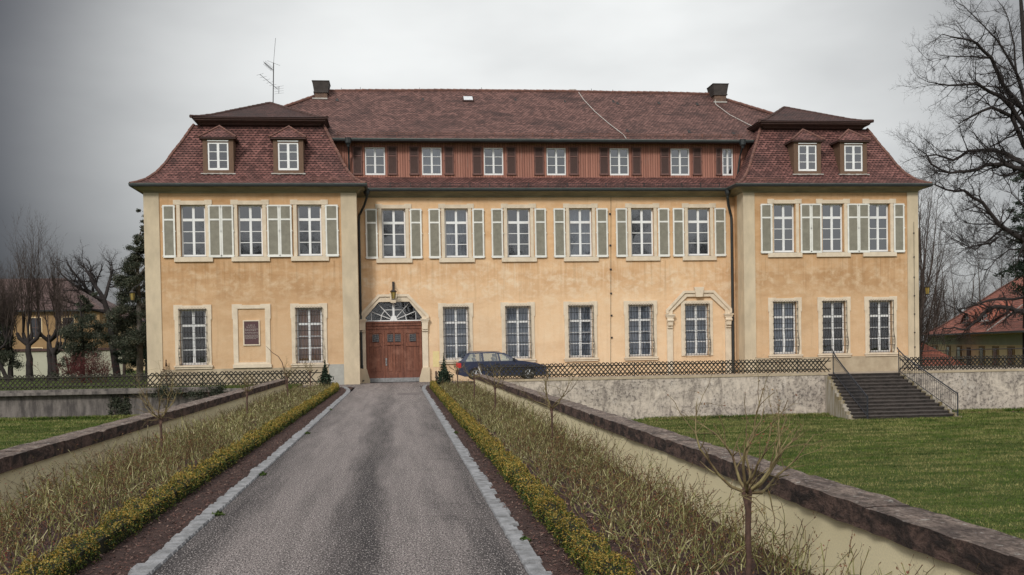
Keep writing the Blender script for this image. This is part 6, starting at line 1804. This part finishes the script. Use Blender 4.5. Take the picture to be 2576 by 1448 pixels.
# red roofed house at the right: turned so that its long front recedes to the left
def local(o, ox, oy, ang):
    """move a finished thing built round the origin"""
    o.location = (ox, oy, o.location[2]); o.rotation_euler = (0, 0, ang)
t = empty('red_roofed_house', (0, 0, -1.4), 'low cream house with a big orange red roof and two eyebrow windows', 'house')
W_, D_ = 50.0, 14.0          # long front along local x
zb, ze, zr = -1.4, 2.42, 8.1
q = MB(); q.box(0, W_, 0, D_, zb, ze); q.build('wall', M['creamhouse'], t)
q = MB()
ov = 0.9
pr = [(0, 0), (0.10, 0.045), (0.22, 0.13), (0.40, 0.32), (0.62, 0.58), (0.82, 0.81), (1, 1)]
hipr = 12.0
secs = []
for a, h in pr:
    dx = (hipr + ov) * a; dy = (D_ / 2 + ov) * a; z = ze - .1 + (zr - ze) * h
    secs.append([(-ov + dx, D_ + ov - dy, z), (-ov + dx, -ov + dy, z), (W_ + ov - dx, -ov + dy, z), (W_ + ov - dx, D_ + ov - dy, z)])
v = 0
for a, b in zip(secs[:-1], secs[1:]):
    v1 = v + math.hypot(b[1][1] - a[1][1], b[1][2] - a[1][2])
    for j, ax in ((0, lambda p: -p[1]), (1, lambda p: p[0]), (2, lambda p: p[1])):
        q.face([a[j], a[j + 1], b[j + 1], b[j]], uv=[(ax(a[j]), v), (ax(a[j + 1]), v), (ax(b[j + 1]), v1), (ax(b[j]), v1)])
    q.face([a[3], a[0], b[0], b[3]], uv=[(-a[3][0], v), (-a[0][0], v), (-b[0][0], v1), (-b[3][0], v1)])
    v = v1
rf = q.build('roof', M['tileR'], t)
ridge_tiles([s_[1] for s_ in secs], 0.14, 0.5, 'ridge', rf)
ridge_tiles([s_[2] for s_ in secs], 0.14, 0.5, 'ridge', rf)
q = MB(); q.box(-ov, W_ + ov, -ov - .14, -ov, ze - .24, ze - .10); q.build('gutter', M['zinc'], t)
q = MB(); q.box(-.02, W_, -.04, -.02, ze - 1.15, ze - .35); q.build('frieze', M['palewall'], t)
for ex in (17.2, 24.8):               # eyebrow windows
    q = MB(); n = 10; y_ = 0.75; zb_ = 3.35; prev = None
    def brow(k, f):
        u = -1 + 2 * k / n; hh = 0.95 * math.cos(u * math.pi / 2) ** 0.9 if abs(u) < 1 else 0
        return (ex + u * 2.5, y_ + f * 1.7, zb_ + hh * (1 - 0.0 * f) + f * 1.05)
    for k in range(n): q.face([brow(k, -0.12), brow(k + 1, -0.12), brow(k + 1, 1), brow(k, 1)], uv=[(k * .3, 0), (k * .3 + .3, 0), (k * .3 + .3, 1.8), (k * .3, 1.8)])
    e = q.build('eyebrow_dormer', M['tileR'], rf.parent)
    q = MB(); q.face([(brow(k, 0)[0], y_, brow(k, 0)[2]) for k in range(1, n)][::-1]); q.build('pane', M['darkpane'], e)
    q = MB()
    for k in range(2, n, 2): p = brow(k, 0); q.tube([(p[0], y_ - .03, zb_), (p[0], y_ - .03, p[2])], .025, 4)
    q.tube([(ex - 2.0, y_ - .03, zb_ + .4), (ex + 2.0, y_ - .03, zb_ + .4)], .02, 4); q.tube([(ex - 2.4, y_ - .04, zb_ - .02), (ex + 2.4, y_ - .04, zb_ - .02)], .07, 4)
    q.build('glazing_bars', M['white'], e)
for i, wx in enumerate((4.5, 12.0, 17.3, 27.0, 32.0, 37, 43)):
    q = MB(); q.box(wx - 1.1, wx + 1.1, -.06, .01, -.6, 1.15); f = q.build('window', M['ochre'], t)
    q = MB(); q.box(wx - .6, wx + .6, -.09, -.01, -.5, 1.0); q.build('pane', M['darkpane'], f)
q = MB(); q.box(21.0, 22.4, -.09, -.01, -1.4, 1.0); q.build('door', M['brown'], t)
q = MB(); q.tube([(31.0, 6.6, 7.9), (32.2, 3.2, 5.4), (33.0, -.9, 2.4)], .05, 5); q.build('lightning_conductor', M['lead'], rf)
local(t, 59.0, 110.0, math.atan2(71.0 - 110.0, 45.6 - 59.0))
t.location[2] = -1.4
# small red gable left of it
house('small_red_gable', 'tip of a small red roof between the palace corner and the cream house', 47.0, 50.6, 88, 96, -1.5, -0.6, 1.5, M['creamhouse'], M['tileR'], [], 2.2, 2.2, cat='shed')
# pipe railing on the terrace behind the right lattice
t = empty('pipe_railing', (33, 56, .1), 'dark pipe railing running behind the right lattice fence', 'railing')
q = MB(); q.tube([(29.0, 57, 1.12), (31.8, 57, 1.12), (31.9, 57, 0.1)], .03, 5); q.tube([(32.3, 57, 0.1), (32.3, 57, 1.16), (36.6, 57, 1.18), (36.7, 57, .1)], .03, 5); q.tube([(37.0, 57, .1), (37.0, 57, 1.2), (42, 57, 1.2)], .03, 5)
q.build('rail', M['iron'], t)

# bare trees on the far side of the road behind the camera, seen only in the window panes
bl = ['bare tree across the road, leftmost as seen in the panes', 'bare tree across the road, left of the gate axis', 'bare tree across the road opposite the gate', 'bare tree across the road, right of the gate axis', 'bare tree across the road, opposite the car', 'bare tree across the road, opposite the arch', 'bare tree across the road, rightmost', 'bare tree across the road, behind the rest']
for i, x in enumerate((-34, -20, -9, 3, 15, 28, 40, 52)):
    copy_tree(broad, (x, -42 - (i * 7) % 11, -1.5), i * 2.1, 2.1 + 0.2 * (i % 3), label=bl[i])['group'] = 'bare trees across the road'
